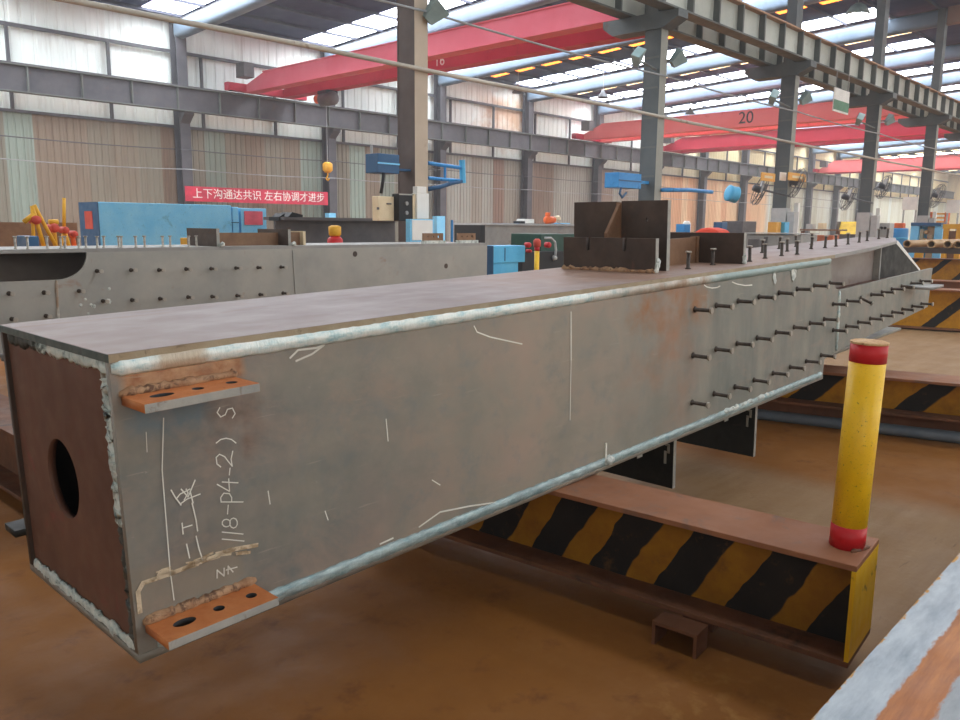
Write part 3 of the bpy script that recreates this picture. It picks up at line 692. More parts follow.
# 118-P4-2) S : glyph strokes, written upwards along the plate
def glyph(y0, wdt, x0, hgt, *strokes):
    for st in strokes: chalk(*[(x0 + hgt * (1 - v), y0 - wdt * u) for u, v in st], wd=.0032)
glyph(541, 1, 222, 22, [(0, 0), (2, 1)]); glyph(534, 1, 222, 21, [(0, 0), (2, 1)])
ring = lambda cx_, cy_, r1, r2: [(cx_ + r1 * math.cos(q * PI / 5), cy_ + r2 * math.sin(q * PI / 5)) for q in range(11)]
glyph(528, 10, 222, 15, ring(.5, .72, .38, .28), ring(.5, .24, .5, .26)); glyph(514, 9, 222, 18, [(0, .7), (1, .66)])
glyph(503, 11, 221, 22, [(.1, 0), (.1, 1)], [(.1, 1), (.5, 1.02), (.9, .88), (.85, .62), (.5, .52), (.1, .52)])
glyph(492, 14, 217, 20, [(.55, 1), (.05, .38), (.95, .42)], [(.72, .75), (.66, -.05)]); glyph(475, 7, 222, 18, [(0, .6), (1, .56)])
glyph(467, 16, 216, 17, [(.0, .72), (.2, .95), (.6, 1), (.8, .8), (.65, .5), (.3, .25), (.05, .05), (.5, .12), (1.0, .02)])
glyph(443, 6, 217, 18, [(0, 1.05), (.6, .8), (.8, .5), (.6, .2), (0, -.05)])
glyph(418, 11, 217, 18, [(.95, .85), (.5, 1), (.1, .8), (.3, .55), (.8, .42), (.9, .15), (.4, 0), (0, .15)])
chalk((217, 578), (217, 570), (224, 576), (224, 568)); chalk((228, 574), (228, 566), (233, 572)); chalk((226, 570), (237, 567))
LETTER = False
chalk((268, 491), (270, 504)); chalk((474, 326), (477, 332), (490, 337), (522, 344), wd=.005); chalk((386, 419), (388, 441), wd=.004)
chalk((290, 358), (298, 350), (316, 348), (324, 345), (312, 354), (296, 361), wd=.006); chalk((419, 527), (440, 512), (470, 506), (498, 502), wd=.006); chalk((432, 480), (440, 485), wd=.004)
chalk((704, 285), (707, 287), (712, 288), (717, 287.5), (720, 286), wd=.006); chalk((732, 282), (737, 284), (745, 285.5), (752, 285), wd=.006); chalk((325, 511), (328, 520)); chalk((380, 544), (393, 538), wd=.006)
CH.build('chalk_lettering', M['chalk'], box)
TB = MB()
def tan(*q, wd=.012):
    s = stroke(px(*q), wd); TB.add(s.v, s.f)
tan((140, 612), (138, 592), (143, 583), (172, 573), (205, 560), (235, 549), (257, 545), wd=.012)
for _ in range(26):
    x = random.uniform(150, 250); y = 581 - (x - 143) * .33 + random.uniform(-5, 4); tan((x, y), (x + random.uniform(5, 14), y - random.uniform(1, 4)), wd=random.uniform(.003, .009))
TB.build('brushed_dust_marks', M['tan'], box)

# ------------------------------------------------------------------ striped support with post (near)
def trestle(name, label, loc, rz, length, width, z0, h, stripe, topmat, group, botmat='rustdark', endmat='yellowdirty', feet=True, post=False, recess=True):
    """local x = into the hall, y = along the beam from its right end"""
    t = thing(name, label, 'support beam', loc, rz, group)
    MB().box(0, width, 0, length, z0 + h - .02, z0 + h).build('top_flange', M[topmat], t, bevel=.002)
    MB().box(0, width, .0, length, z0, z0 + .02).build('bottom_flange', M[botmat], t, bevel=.002)
    c = width * .45
    MB().box(c - .008, c + .008, .012, length, z0 + .02, z0 + h - .02).build('striped_web', stripe, t)
    MB().box(.0, width, 0, .014, z0 + .02, z0 + h - .02).build('end_plate', M[endmat], t)
    if feet and z0 > .15: MB().box(.13, width - .02, 0, length, .0, z0).build('plinth', M['rustdark'], t)
    elif feet:
        for yy in (.5, length - .3): MB().box(.12, width - .03, yy, yy + .12, 0, z0).build('foot', M['rustdark'], t)
    return t
ang = math.atan2(-.085, .996)      # beam heading, a little off square
def heading(dx, dy): return math.atan2(dy, dx) - PI / 2
t1 = trestle('striped_support_beam', 'yellow and black striped support beam under the steel box, carrying the yellow post', (2.568, .767, 0), heading(-.095, 1.108), 2.5, .30, .095, .35, M['stripes'], 'rusty', 'striped support beams')
pc = (.166, .072); PX = Vector((0, -.02, 1))
MB().rings((pc[0], pc[1], .445), PX, [(0, .0555), (.694, .0555)], 32).build('post', M['yellow'], t1, True)
MB().rings((pc[0], pc[1], .445), PX, [(0, .0562), (.078, .0562)], 32).build('red_base_band', M['red'], t1, True)
MB().rings((pc[0], pc[1] - .0126, .445 + .63), PX, [(0, .0562), (.062, .0562)], 32).build('red_top_band', M['red'], t1, True)
MB().rings((pc[0], pc[1] - .0139, .445 + .69), PX, [(0, .058), (.006, .058), (.009, .05)], 32).build('post_cap', M['cap'], t1)
bead('post_weld', (pc[0] - .06, pc[1] - .03, .448), (pc[0] + .03, pc[1] - .065, .448), .008, M['rustdark'], 8, .3, t1)
MB().prism([(0, 0), (.012, 0), (.012, .078), (.158, .078), (.158, 0), (.17, 0), (.17, .09), (0, .09)], lambda a, b: (-.10, .47 + a, b), lambda a, b: (.0, .47 + a, b)).build('floor_clip', M['rustdark'], t1)
# second support and the ones behind it
h2 = heading(-.214, .843)
trestle('striped_support_beam', 'striped support beam behind the yellow post with a blue-grey bar in front', (6.39, .78, 0), h2, 3.0, .36, .17, .275, M['stripes_far'], 'rusty', 'striped support beams')
tb = MB().tube([(6.52, .7, .042), (6.0, 2.8, .042)], .042, 16).build('steel_bar', M['bluesteel'], None, True)
tag(tb, 'blue-grey round bar lying on the floor along the second striped support', 'bar')
trestle('striped_support_beam', 'taller striped support beam with wide yellow bands beyond the end of the steel box', (13.9, .9, 0), h2, 4.2, .4, .02, .6, M['stripes_far'], 'rusty', 'striped support beams', feet=False)
trestle('support_beam', 'low brown support beam between the two far striped beams', (19.6, 1.5, 0), h2, 5.0, .5, .02, .42, M['rusty'], 'rusty', None, feet=False)
trestle('striped_support_beam', 'striped support beam below the tan pipes, far right', (24.5, 2.4, 0), h2, 6.0, .5, .02, .72, M['stripes_far'], 'rustdark', 'striped support beams', feet=False)
trestle('support_beam', 'rusty brown support beam seen left of the box end, under the rear member', (1.28, 3.9, 0), heading(-.02, 1), 4.2, .3, .07, .35, M['rustdark'], 'rustdark', None, 'rustdark')
trestle('striped_support_beam', 'striped support beam hidden mostly behind the box, under the right of the rear member', (6.3, 5.9, 0), 0, 2.6, .3, .09, .355, M['stripes'], 'rusty', 'striped support beams')

# near right beam
nb = thing('steel_beam', 'blue-grey and rust streaked steel beam in the lower right corner', 'steel beam', (.2, .532, 0), 0)
MB().box(0, 5.2, -.34, 0, .475, .5).build('top_flange', M['beamtop'], nb, bevel=.002); MB().box(0, 5.2, -.34, 0, .12, .145).build('bottom_flange', M['rustdark'], nb)
MB().box(0, 5.2, -.18, -.165, .145, .475).build('web', M['rustdark'], nb)
for k, xx in enumerate((.6, 4.6)):
    tag(MB().box(xx, xx + .14, .08, .6, 0, .12).build('timber_block', M['rustdark'], None, bevel=.006), '%s dark timber block under the streaked beam at lower right' % ('near' if k == 0 else 'far'), 'block')

# ------------------------------------------------------------------ rear member
Y2 = 6.9
m2 = thing('steel_box_member', 'grey welded steel member behind the brown box, with a rounded cut-out and studs', 'steel beam', (0, Y2, .45))
H2 = .83
arc = [(2.38 + .24 * math.sin(a), .585 + .2 * (1 - math.cos(a))) for a in [i * PI / 16 for i in range(9)]]
M['web2'] = worn('grey_mill_web', (152, 152, 146), (176, 172, 162), (156, 130, 112), 2.0, (.6, .75), .5, 0, (1, 1, 1), .1, .45)
sheet('front_web', [(-1.2, .02), (7.46, .02), (7.46, H2 - .03), (2.62, H2 - .03)] + arc[::-1] + [(-1.2, .585)], [], .022, upr(0), M['web2'], m2)
MB().box(-1.2, 7.46, 0, .82, H2 - .03, H2).build('top_flange', M['grey'], m2); MB().box(-1.2, 7.46, 0, .82, 0, .02).build('bottom_flange', M['dark'], m2)
MB().box(-1.2, 7.46, .798, .82, .02, H2 - .03).build('back_web', M['inside'], m2); MB().box(-1.2, 2.7, .022, .798, .5, .52).build('inner_floor', M['brown'], m2)
MB().box(7.43, 7.45, .022, .798, .02, H2 - .03).build('end_plate', M['dark'], m2)
bead('seam_weld', (2.37, -.002, .58), (2.36, -.002, .1), .012, M['weld'], 16, .2, m2); bead('seam_weld', (4.6, -.002, .79), (4.62, -.002, .3), .008, M['edge'], 16, .2, m2)
for k in range(9):
    rq = random.uniform(.012, .03); sx_, sz_ = 2.66 + random.uniform(-.12, .14), .36 + random.uniform(-.14, .14)
    MB().rings((sx_, -.004, sz_), (0, 1, 0), [(0, rq * .6), (.004, rq)], 7).build('paint_spot', M['spatter'], m2)
SL = stud_mesh(mats=('stud', 'studlight'), r=.011, hr=.018); SB = stud_mesh(L=.1, mats=('studlight', 'studlight'))
for x, yv in [(97, 271), (131, 270), (159, 270), (186, 269), (211, 268.5), (236, 268), (258, 267.5), (281, 267), (79, 291), (103, 301), (132, 300), (160, 298.5), (188, 297), (212, 296.5), (237, 295.5), (260, 294.5), (283, 293), (9, 293.5), (44, 292.5), (12, 319), (46, 316)]:
    P = ay(x, yv, Y2); stud(SL, (P.x, 0, P.z - .45), (PI / 2, 0, 0), m2)
for i, x in enumerate((19, 27, 51, 60, 69, 78, 90, 96.5, 108, 120.5, 123, 135, 149, 162, 174.5, 188, 201)):
    P = ay(x, 247, Y2 + .08); stud(SB, (P.x, .06 if i % 2 else .16, H2), (0, 0, 0), m2, .02)
def cross2(x, w0, w1, h, mat='dark', th=.03):
    sheet('bracket_plate', rect(w0, w1, H2, H2 + h), [], th, crs(x), M[mat], m2)
    MB().box(x, x + th, w0 - .002, w0, H2, H2 + h).build('plate_edge', M['edge'], m2)
cross2(3.8, .03, .6, .165); cross2(4.58, .04, .6, .16)
MB().box(3.83, 4.58, .22, .245, H2, H2 + .125).build('longitudinal_plate', M['brown'], m2)
MB().box(4.61, 4.86, .22, .245, H2, H2 + .13).build('longitudinal_plate', M['brown'], m2); MB().box(4.84, 4.87, .16, .4, H2, H2 + .14).build('bracket_plate', M['cream'], m2)
for x in (3.81, 4.59): bead('bracket_weld', (x, .0, H2 + .002), (x + .05, .01, H2 + .03), .02, M['spatter'], 5, .2, m2)
for x0, x1 in ((6.42, 6.74), (6.99, 7.3)):
    sheet('lug_plate', rect(x0, x1, H2, H2 + .12), [circ(x0 + .07, H2 + .08, .012, 12), circ(x0 + .16, H2 + .08, .012, 12), circ(x0 + .25, H2 + .08, .018, 12)], .022, upr(.05), M['brown'], m2)
    MB().box(x0 - .01, x1 + .03, .03, .08, H2, H2 + .035).build('lug_weld', M['spatter'], m2)
for x, yv in ((355, 254), (446, 266)):
    P = ay(x, yv, Y2); MB().rings((P.x, -.002, P.z - .45), (0, 1, 0), [(0, .03), (.004, .03)], 14).build('burn_mark', M['dark'], m2)

# ------------------------------------------------------------------ background machines and clutter
def pbox(b, x0, y0, x1, y1, Y, d, zfloor=False):
    """box whose front face fills a sighted rectangle on the plane y = Y"""
    A = ay(x0, y0, Y); Bq = ay(x1, y1, Y)
    xa, xb = A.x, Bq.x
    return b.box(xa, xb, Y, Y + d, 0 if zfloor else Bq.z, A.z)
def pthing(name, label, cat, x, Y, group=None):
    P = ay(x, 240, Y); return thing(name, label, cat, (P.x, Y, 0), 0, group), Vector((P.x, Y, 0))
def local(mb, P):
    mb.v = [(a - P.x, b - P.y, c - P.z) for a, b, c in mb.v]; return mb

# blue cabinet row
t, P = pthing('machine_cabinet', 'long light blue cabinet with dark blue end and red label', 'cabinet', 98, 13)
A = ay(98, 202, 13); Bq = ay(231, 204, 13)
b = MB().box(A.x, Bq.x, 13, 13.75, 0, 1.8); local(b, P).build('body', M['ltblue'], t, bevel=.01)
local(MB().box(A.x - .012, A.x, 13.0, 13.75, 0.02, 1.8), P).build('end_panel', M['darkblue'], t)
local(MB().box(A.x - .018, A.x - .012, 13.22, 13.52, 1.38, 1.66), P).build('red_label', M['labelred'], t)
P2 = ay(204, 230, 13); local(MB().box(P2.x, P2.x + .3, 12.985, 13, .9, 1.25), P).build('opening', M['black'], t)
t, P = pthing('machine_cabinet', 'narrow light blue cabinet joined to the right of the long one', 'cabinet', 232, 13)
local(pbox(MB(), 232.3, 207, 239.8, 240, 13, .6, True), P).build('body', M['ltblue'], t, bevel=.01)
local(pbox(MB(), 231.8, 222, 239, 223, 12.99, .02), P).build('drawer_line', M['darkblue'], t)
t, P = pthing('machine_cabinet', 'light blue cabinet with a pink-red panel on its front', 'cabinet', 241, 13)
local(pbox(MB(), 240.6, 208, 267, 232, 13, .6, True), P).build('body', M['ltblue'], t, bevel=.01)
local(pbox(MB(), 244.5, 211, 263, 225, 12.98, .02), P).build('pink_panel', M['pink'], t)
# yellow positioners behind the rear member on the left
def rod(b, q0, q1, Y, r, dy=0): 
    A = ay(*q0, Y); Bq = ay(*q1, Y + dy); b.tube([A, Bq], r, 8); return b
Yp = 9.0
for i, (x, segs, hub, lab) in enumerate([
        (40, [((32, 206), (45, 250), .03), ((34, 205), (58, 250), .028), ((32, 206), (34, 250), .025), ((24, 222), (34, 214), .035)], ((35, 220), .045), 'yellow leaning clamp stand, leftmost of the yellow pieces'),
        (53, [((53, 222), (56, 250), .035), ((49, 222), (58, 222), .04)], ((53, 228), .05), 'short yellow clamp stand with round head'),
        (64, [((64, 198), (64, 232), .028), ((64, 230), (70, 250), .035), ((64, 232), (60, 250), .03)], ((64, 230), .04), 'tall thin yellow upright with splayed foot'),
        (73, [((72, 233), (75, 250), .04), ((70, 236), (77, 236), .035)], ((73, 234), .04), 'small orange stand right of the tall yellow upright')]):
    Yp = 9.0 + .42 * i
    t, P = pthing('clamp_stand', lab, 'stand', x, Yp, 'yellow stands')
    b = MB()
    for q0, q1, r in segs: rod(b, q0, q1, Yp, r * .72)
    local(b, P).build('frame', M['machyellow'] if i < 3 else M['orange'], t, True)
    hq = ay(*hub[0], Yp); local(MB().rings(hq + Vector((0, -.08, 0)), (0, 1, 0), [(0, hub[1] * .8), (.03, hub[1]), (.16, hub[1]), (.19, hub[1] * .7)], 14), P).build('joint', M['labelred'], t, True)
    base = ay(x, 250, Yp); local(MB().box(base.x - .055, base.x + .055, Yp - .1, Yp + .1, 0, base.z), P).build('pedestal', M['machyellow'], t)
tag(pbox(MB(), -8, 222, 79, 250, 10.5, .25, True).build('stacked_plate', M['brown'], None), 'rust brown plate standing behind the yellow stands', 'plate')
tag(pbox(MB(), 27, 236, 40, 250, 8.2, .3, True).build('welding_box', M['darkblue'], None, bevel=.01), 'dark blue box in front of the yellow stands', 'box')
tag(pbox(MB(), 189, 238, 200, 252, 7.9, .2, True).build('yellow_block', M['machyellow'], None, bevel=.01), 'small yellow block beside the dark bracket on rear member', 'block')
# long dark members lying behind
t, P = pthing('long_dark_beam', 'long dark grey beam lying behind the rear member', 'steel beam', 280, 11.2)
A = ay(284, 224, 11.2); Bq = ay(404, 224, 11.2)
for (za, zb, m, ya, yb, nm) in ((1.55, 1.6, 'darkgrey', 11.2, 11.8, 'top_flange'), (1.05, 1.55, 'darkgrey', 11.45, 11.5, 'web'), (.9, 1.05, 'darkgrey', 11.2, 11.8, 'bottom_flange'), (0, .9, 'dark', 11.3, 11.7, 'trestle')):
    local(MB().box(A.x, Bq.x if nm != 'trestle' else A.x + .6, ya, yb, za, zb), P).build(nm, M[m], t)
for x0, x1, y0, lab in ((279, 284, 213, 'small dark block on the long dark beam, beside the pink-panel cabinet'), (286, 303, 212, 'larger dark offcut on the long dark beam below the banner')):
    A = ay(x0, y0, 11.3); Bq = ay(x1, 224, 11.3)
    tag(MB().prism([(A.x, 1.6), (Bq.x, 1.6), (Bq.x, A.z - .04), (A.x + .12, A.z), (A.x, A.z - .12)], lambda a, b: (a, 11.3, b), lambda a, b: (a, 11.6, b)).build('steel_offcut', M['black'], None), lab, 'offcut')
t, P = pthing('valve_post', 'small red and yellow valve standing behind the rear member', 'valve', 335, 8.6)
A = ay(335, 236, 8.6)
local(MB().rings((A.x, 8.6, 0), (0, 0, 1), [(0, .1), (1.3, .1), (1.34, .06)], 14), P).build('body', M['red'], t, True); local(MB().rings((A.x, 8.6, 1.34), (0, 0, 1), [(0, .06), (.02, .08), (.12, .08), (.14, .04)], 14), P).build('cap', M['machyellow'], t, True)

# column fittings on the nearest middle column
def cbox(name, label, cat, x0, y0, x1, y1, Y, d, mat, extra=None, group=None):
    A = ay(x0, y0, Y); Bq = ay(x1, y1, Y); t = thing(name, label, cat, ((A.x + Bq.x) / 2, Y, Bq.z), 0, group)
    w = (Bq.x - A.x) / 2; h = A.z - Bq.z
    MB().box(-w, w, 0, d, 0, h).build('body', M[mat], t, bevel=.008)
    return t, w, h
t, w, h = cbox('electric_box', 'cream electric box door left of the nearest column', 'electric box', 378, 196, 399, 221, 9.42, .14, 'cream')
MB().tube([(-.04, -.01, h * .7), (.04, -.01, h * .7)], .012, 8).build('handle', M['darkgrey'], t); MB().box(-w - .01, -w + .02, -.004, .02, h * .45, h * .55).build('latch', M['darkgrey'], t); MB().box(w, w + .42, .05, .1, h * .4, h * .6).build('mounting_arm', M['darkgrey'], t)
t, w, h = cbox('electric_box', 'open dark switch box on the nearest column, right of the cream door', 'electric box', 399, 193.5, 413.5, 221, 9.3, .16, 'black')
MB().box(-w, w, -.01, 0, h - .02, h).build('rim', M['edge'], t); MB().box(w - .02, w + .06, -.01, .12, 0, h).build('side_door', M['cream'], t)
for k in range(2): MB().rings((0, -.02, .12 + .14 * k), (0, 1, 0), [(0, .03), (.02, .03)], 12).build('switch', M['grey'], t)
t, w, h = cbox('electric_box', 'narrow white panel box on the nearest column', 'electric box', 417, 193, 429, 219, 9.25, .12, 'white')
MB().box(-w * .98, w * .6, 0, .1, h, h + .1).build('upper_box', M['white'], t, bevel=.006)
t, w, h = cbox('notice_board', 'light blue framed white notice board by the nearest column', 'notice board', 410, 219, 434, 248, 9.1, .1, 'ltblue')
MB().box(-w * .85, w * .85, -.01, 0, h * .28, h * .97).build('white_sheet', M['white'], t)
for k in (-1, 1): MB().box(w * .7 * k - .02, w * .7 * k + .02, .03, .07, -(ay(410, 248, 9.1).z), 0).build('leg', M['ltblue'], t)
t, w, h = cbox('wire_feeder', 'two stacked dark blue wire feeder boxes left of the nearest column', 'wire feeder', 378, 153, 399.5, 174, 9.5, .3, 'darkblue')
MB().box(-w - .01, w, -.012, 0, h * .46, h * .54).build('seam', M['ltblue'], t); MB().tube([(-.1, .0, 0), (-.12, .0, -.12), (-.16, 0, -.3)], .025, 8).build('hose', M['black'], t, True)
MB().tube([(-w, .15, h), (-w, .15, h + .12)], .02, 6).build('hook', M['lightgrey'], t); MB().box(w, cx[0] - .14 - (ay(378, 153, 9.5).x + ay(399.5, 174, 9.5).x) / 2, .05, .25, h * .2, h * .3).build('bracket', M['darkblue'], t)
t = thing('boom_arm', 'sky blue swing boom right of the nearest column', 'boom', (8.85, 9.5, 2.1))
def P8(x, y, Y=9.5): v = ay(x, y, Y); return (v.x - 8.85, v.y - 9.5, v.z - 2.1)
MB().tube([P8(428, 163), P8(462, 168)], .03, 8).build('upper_bar', M['blue'], t); MB().tube([P8(428, 178), P8(463, 181)], .028, 8).build('lower_bar', M['blue'], t)
MB().tube([P8(445, 166), P8(445, 180)], .02, 8).build('brace', M['blue'], t); MB().tube([P8(462, 160), P8(463, 183)], .05, 8).build('end_post', M['cyanblue'], t)
MB().tube([P8(463, 181), P8(452, 183), P8(440, 187), P8(428, 189)], .035, 8).build('hose', M['darkblue'], t, True)
A = ay(452, 220, 8.9)
tag(MB().tube([(A.x, 8.9, 0), (A.x, 8.9, A.z)], .02, 8).build('pole', M['blue'], None), 'thin teal pole standing behind the holed lugs', 'pole')
t, P = pthing('control_stand', 'small pale blue box low against the left wall column, behind the boom', 'control box', 437, 28)
local(pbox(MB(), 437, 216, 445, 224, 28, .3, True), P).build('body', M['ltblue'], t)
t, P = pthing('control_stand', 'small pale blue box at the foot of the wall column right of the banner', 'control box', 330, 29)
local(pbox(MB(), 329, 213, 336, 223, 29, .3, True), P).build('body', M['ltblue'], t)

# banner on the left wall
A = ay(185, 188, 30.4); Bq = ay(328, 204, 30.4)
t = thing('banner', 'long red banner with white Chinese lettering on the left wall', 'banner', ((A.x + Bq.x) / 2, 30.4, 2.32))
MB().box(-(Bq.x - A.x) / 2, (Bq.x - A.x) / 2, 0, .015, 0, .58).build('cloth', M['banner'], t)
put('lettering', text_mesh('上下沟通达共识 左右协调才进步', .43, lambda a, b, c: (a + .05, -.006 - c, b + .29), .004, 0.0, 1.03), M['white'], t)

# third member and goods right of the gap
t, P = pthing('steel_box_member', 'pale grey box beam with dark end, farther behind on the right of the nearest column', 'steel beam', 484, 11.5)
A = ay(480, 231, 11.5); Bq = ay(576, 231, 11.5)
local(MB().box(A.x + .1, Bq.x + 1.4, 11.5, 12.2, .75, 1.5), P).build('body', M['grey'], t); local(MB().box(A.x - .05, Bq.x + 1.4, 11.45, 12.25, 1.5, 1.54), P).build('top_flange', M['lightgrey'], t)
local(MB().box(A.x - .05, A.x + .1, 11.45, 12.2, .75, 1.5), P).build('end_plate', M['black'], t)
for k in (0.5, 3): local(MB().box(A.x + k, A.x + k + .3, 11.4, 12.3, 0, .75), P).build('support', M['rustdark'], t)
def small(name, lab, cat, x0, y0, x1, y1, Y, d, mat, group=None, zb=None, bev=.01):
    A = ay(x0, y0, Y); Bq = ay(x1, y1, Y)
    z = Bq.z if zb is None else zb
    return tag(MB().box(A.x, Bq.x, Y, Y + d, z, A.z).build(name, M[mat], None, bevel=bev), lab, cat, group)
small('flat_case', 'flat blue case on the pale grey box beam', 'case', 496, 223.5, 519, 231, 11.7, .3, 'blue', zb=1.543)
small('carton', 'white carton on the pale grey box beam', 'carton', 525, 219, 534, 231, 11.7, .25, 'white', zb=1.543)
small('carton', 'dark little box left of the white carton', 'carton', 520, 221, 525, 231, 11.7, .2, 'black', zb=1.543)
t = thing('hand_tool', 'orange power tool on the pale grey box beam', 'tool', (ay(545, 228, 11.75).x, 11.75, 1.54))
MB().rings((0, 0, .09), (1, 0, 0), [(0, .05), (.04, .09), (.3, .08), (.36, .05)], 14).build('motor_body', M['orange'], t, True); MB().box(.05, .13, -.05, .05, .14, .26).build('handle', M['orange'], t, bevel=.01); MB().rings((.36, 0, .13), (1, 0, 0), [(0, .05), (.12, .07), (.16, .05)], 12).build('guard', M['cream'], t, True)
small('carton', 'pale blue carton right of the orange tool', 'carton', 560, 223, 570, 231, 11.7, .25, 'ltblue', zb=1.543)
# blue blocks, yellow post, green machine
t, P = pthing('blue_block', 'bright blue stepped block standing just beyond the brown box', 'machine', 495, 8.3)
local(pbox(MB(), 493.5, 246, 525, 262, 8.3, .35), P).build('upper_block', M['cyanblue'], t, bevel=.008); local(pbox(MB(), 493.5, 262.5, 518, 280, 8.32, .33, True), P).build('lower_block', M['cyanblue'], t, bevel=.008)
A = ay(505, 248, 8.3); local(MB().box(A.x - .01, A.x + .01, 8.295, 8.3, A.z - .2, A.z), P).build('slot', M['darkblue'], t)
A = ay(491.5, 246, 8.3); Bq = ay(493.5, 262, 8.3); local(MB().box(Bq.x - .012, Bq.x, 8.3, 8.65, 0, A.z), P).build('end_panel', M['darkblue'], t)
t, P = pthing('bollard', 'thin yellow post with a red top beside the blue block', 'post', 537, 8.1)
A = ay(537, 247, 8.1); local(MB().rings((A.x, 8.1, 0), (0, 0, 1), [(0, .04), (A.z - .06, .04)], 16), P).build('shaft', M['yellow'], t, True); local(MB().rings((A.x, 8.1, A.z - .06), (0, 0, 1), [(0, .042), (.06, .042)], 16), P).build('red_band', M['red'], t, True)
local(MB().rings((A.x, 8.1, A.z), (0, 0, 1), [(0, .045), (.012, .06), (.1, .06), (.13, .03)], 16), P).build('knob', M['labelred'], t, True)
t, P = pthing('green_machine', 'dark green machine with round red knobs behind the slotted bracket', 'machine', 540, 9.0)
A = ay(541, 234, 9.0); Bq = ay(577, 234, 9.0)
local(MB().box(A.x, Bq.x, 9.0, 9.7, 0, A.z), P).build('body', M['green'], t, bevel=.01)
A = ay(520, 246, 8.85); Bq = ay(562, 246, 8.85); local(MB().box(A.x, Bq.x, 8.8, 9.0, 0, A.z - .1), P).build('front_housing', M['black'], t, bevel=.02)
for i, (x, yv, r) in enumerate(((528, 245, .045), (548, 245, .05), (529, 251, .03))):
    A = ay(x, yv, 8.75); local(MB().rings((A.x, 8.7, A.z), (0, 1, 0), [(0, r * .7), (.02, r), (.1, r)], 14), P).build('red_knob', M['red'], t, True)
pts = [ay(x, yv, 8.75) for x, yv in ((545, 238), (551, 238), (555, 242), (556, 250), (555, 258))]; local(MB().tube(pts, .02, 8), P).build('hose', M['lightgrey'], t, True)
A = ay(555, 258, 8.75); local(MB().rings((A.x, 8.72, A.z), (0, 1, 0), [(0, .03), (.06, .05)], 12), P).build('coupling', M['lightgrey'], t, True)

# ------------------------------------------------------------------ fittings on the far columns
def flood(k, x, yv, dx, lab, tilt=.5, mirror=1):
    P = ay(x, yv, 9.42); t = thing('floodlight', lab, 'floodlight', (P.x, 9.42, P.z - .15), 0, 'column floodlights'); s = .6
    o = MB(); o.add([(-.08, -.06, 0), (.08, -.06, 0), (.08, .06, 0), (-.08, .06, 0), (-.16, -.1, .3), (.16, -.1, .3), (.16, .1, .3), (-.16, .1, .3)], [(0, 3, 2, 1), (4, 5, 6, 7), (0, 1, 5, 4), (1, 2, 6, 5), (2, 3, 7, 6), (3, 0, 4, 7)])
    h = o.build('housing', M['lamphousing'], t); h.rotation_euler = (.5, mirror * tilt, 0)
    g = MB().box(-.15, .15, -.09, .09, .301, .31).build('glass', M['lens'], t); g.rotation_euler = (.5, mirror * tilt, 0)
    MB().tube([(0, 0, .1), (cx[k] - P.x + (-.15 if dx > 0 else .15), .12, .05)], .025, 6).build('arm', M['stiff'], t)
flood(0, 427, 10, -.2, 'greenish floodlight high on the nearest column', .6, 1)
for k, (xl, xr, yv) in enumerate(((637, 672, 57), (772, 801, 97), (858, 886, 119))):
    w = ('second', 'third', 'fourth')[k]
    flood(k + 1, xl, yv, .3, 'floodlight on the left of the %s middle column' % w, .7, -1); flood(k + 1, xr, yv, -.3, 'floodlight on the right of the %s middle column' % w, .7, 1)
def fan(x, yv, Y, r, lab, xc):
    P = ay(x, yv, Y); t = thing('wall_fan', lab, 'fan', (P.x, Y, P.z), 0, 'fans on the middle columns')
    ax_ = Vector((.55, -.75, -.35)).normalized()
    ca = MB(); up = Vector((0, 0, 1)); a = ax_.cross(up).normalized(); b_ = a.cross(ax_)
    for q, rr in ((0, r), (.07, r * .92), (-.07, r * .92), (.1, r * .45)):
        ca.tube([ax_ * q + a * (rr * math.cos(i * PI / 12)) + b_ * (rr * math.sin(i * PI / 12)) for i in range(25)], .009, 5)
    for i in range(16):
        c_, s_ = math.cos(i * PI / 8), math.sin(i * PI / 8); d = a * c_ + b_ * s_
        ca.tube([ax_ * .1 + d * .05, ax_ * .08 + d * r * .8, d * r, -ax_ * .08 + d * r * .8], .005, 4)
    ca.build('cage', M['fan'], t)
    for k in range(3):
        d = a * math.cos(k * 2.094) + b_ * math.sin(k * 2.094); e_ = ax_.cross(d)
        bl = MB(); bl.add([d * .05 - e_ * .04 - ax_ * .015, d * .05 + e_ * .04 + ax_ * .015, d * r * .85 + e_ * .13 + ax_ * .03, d * r * .85 - e_ * .1 - ax_ * .03, d * .05 - e_ * .04 - ax_ * .005, d * .05 + e_ * .04 + ax_ * .025, d * r * .85 + e_ * .13 + ax_ * .04, d * r * .85 - e_ * .1 - ax_ * .02], [(0, 1, 2, 3), (7, 6, 5, 4), (0, 4, 5, 1), (1, 5, 6, 2), (2, 6, 7, 3), (3, 7, 4, 0)])
        bl.build('blade', M['grey'], t)
    MB().rings(-ax_ * .2, ax_, [(0, .07), (.03, .09), (.2, .09), (.25, .05)], 14).build('motor', M['fan'], t, True)
    MB().tube([-ax_ * .15, Vector((xc - P.x, YC - .2 - Y, -.1))], .03, 6).build('arm', M['fan'], t)
fan(760, 190, 9.5, .42, 'caged fan on the left of the third middle column', cx[2]); fan(797, 183, 9.3, .42, 'caged fan on the right of the third middle column', cx[2])
fan(848, 198, 9.5, .42, 'caged fan on the left of the fourth middle column', cx[3]); fan(884, 187, 9.3, .42, 'caged fan on the right of the fourth middle column', cx[3])
fan(937, 196, 9.2, .5, 'caged fan on the right of the fifth middle column', cx[4])
t, w, h = cbox('wire_feeder', 'bright blue wire feeder boxes left of the second middle column', 'wire feeder', 619, 172, 641, 189, 9.5, .35, 'blue')
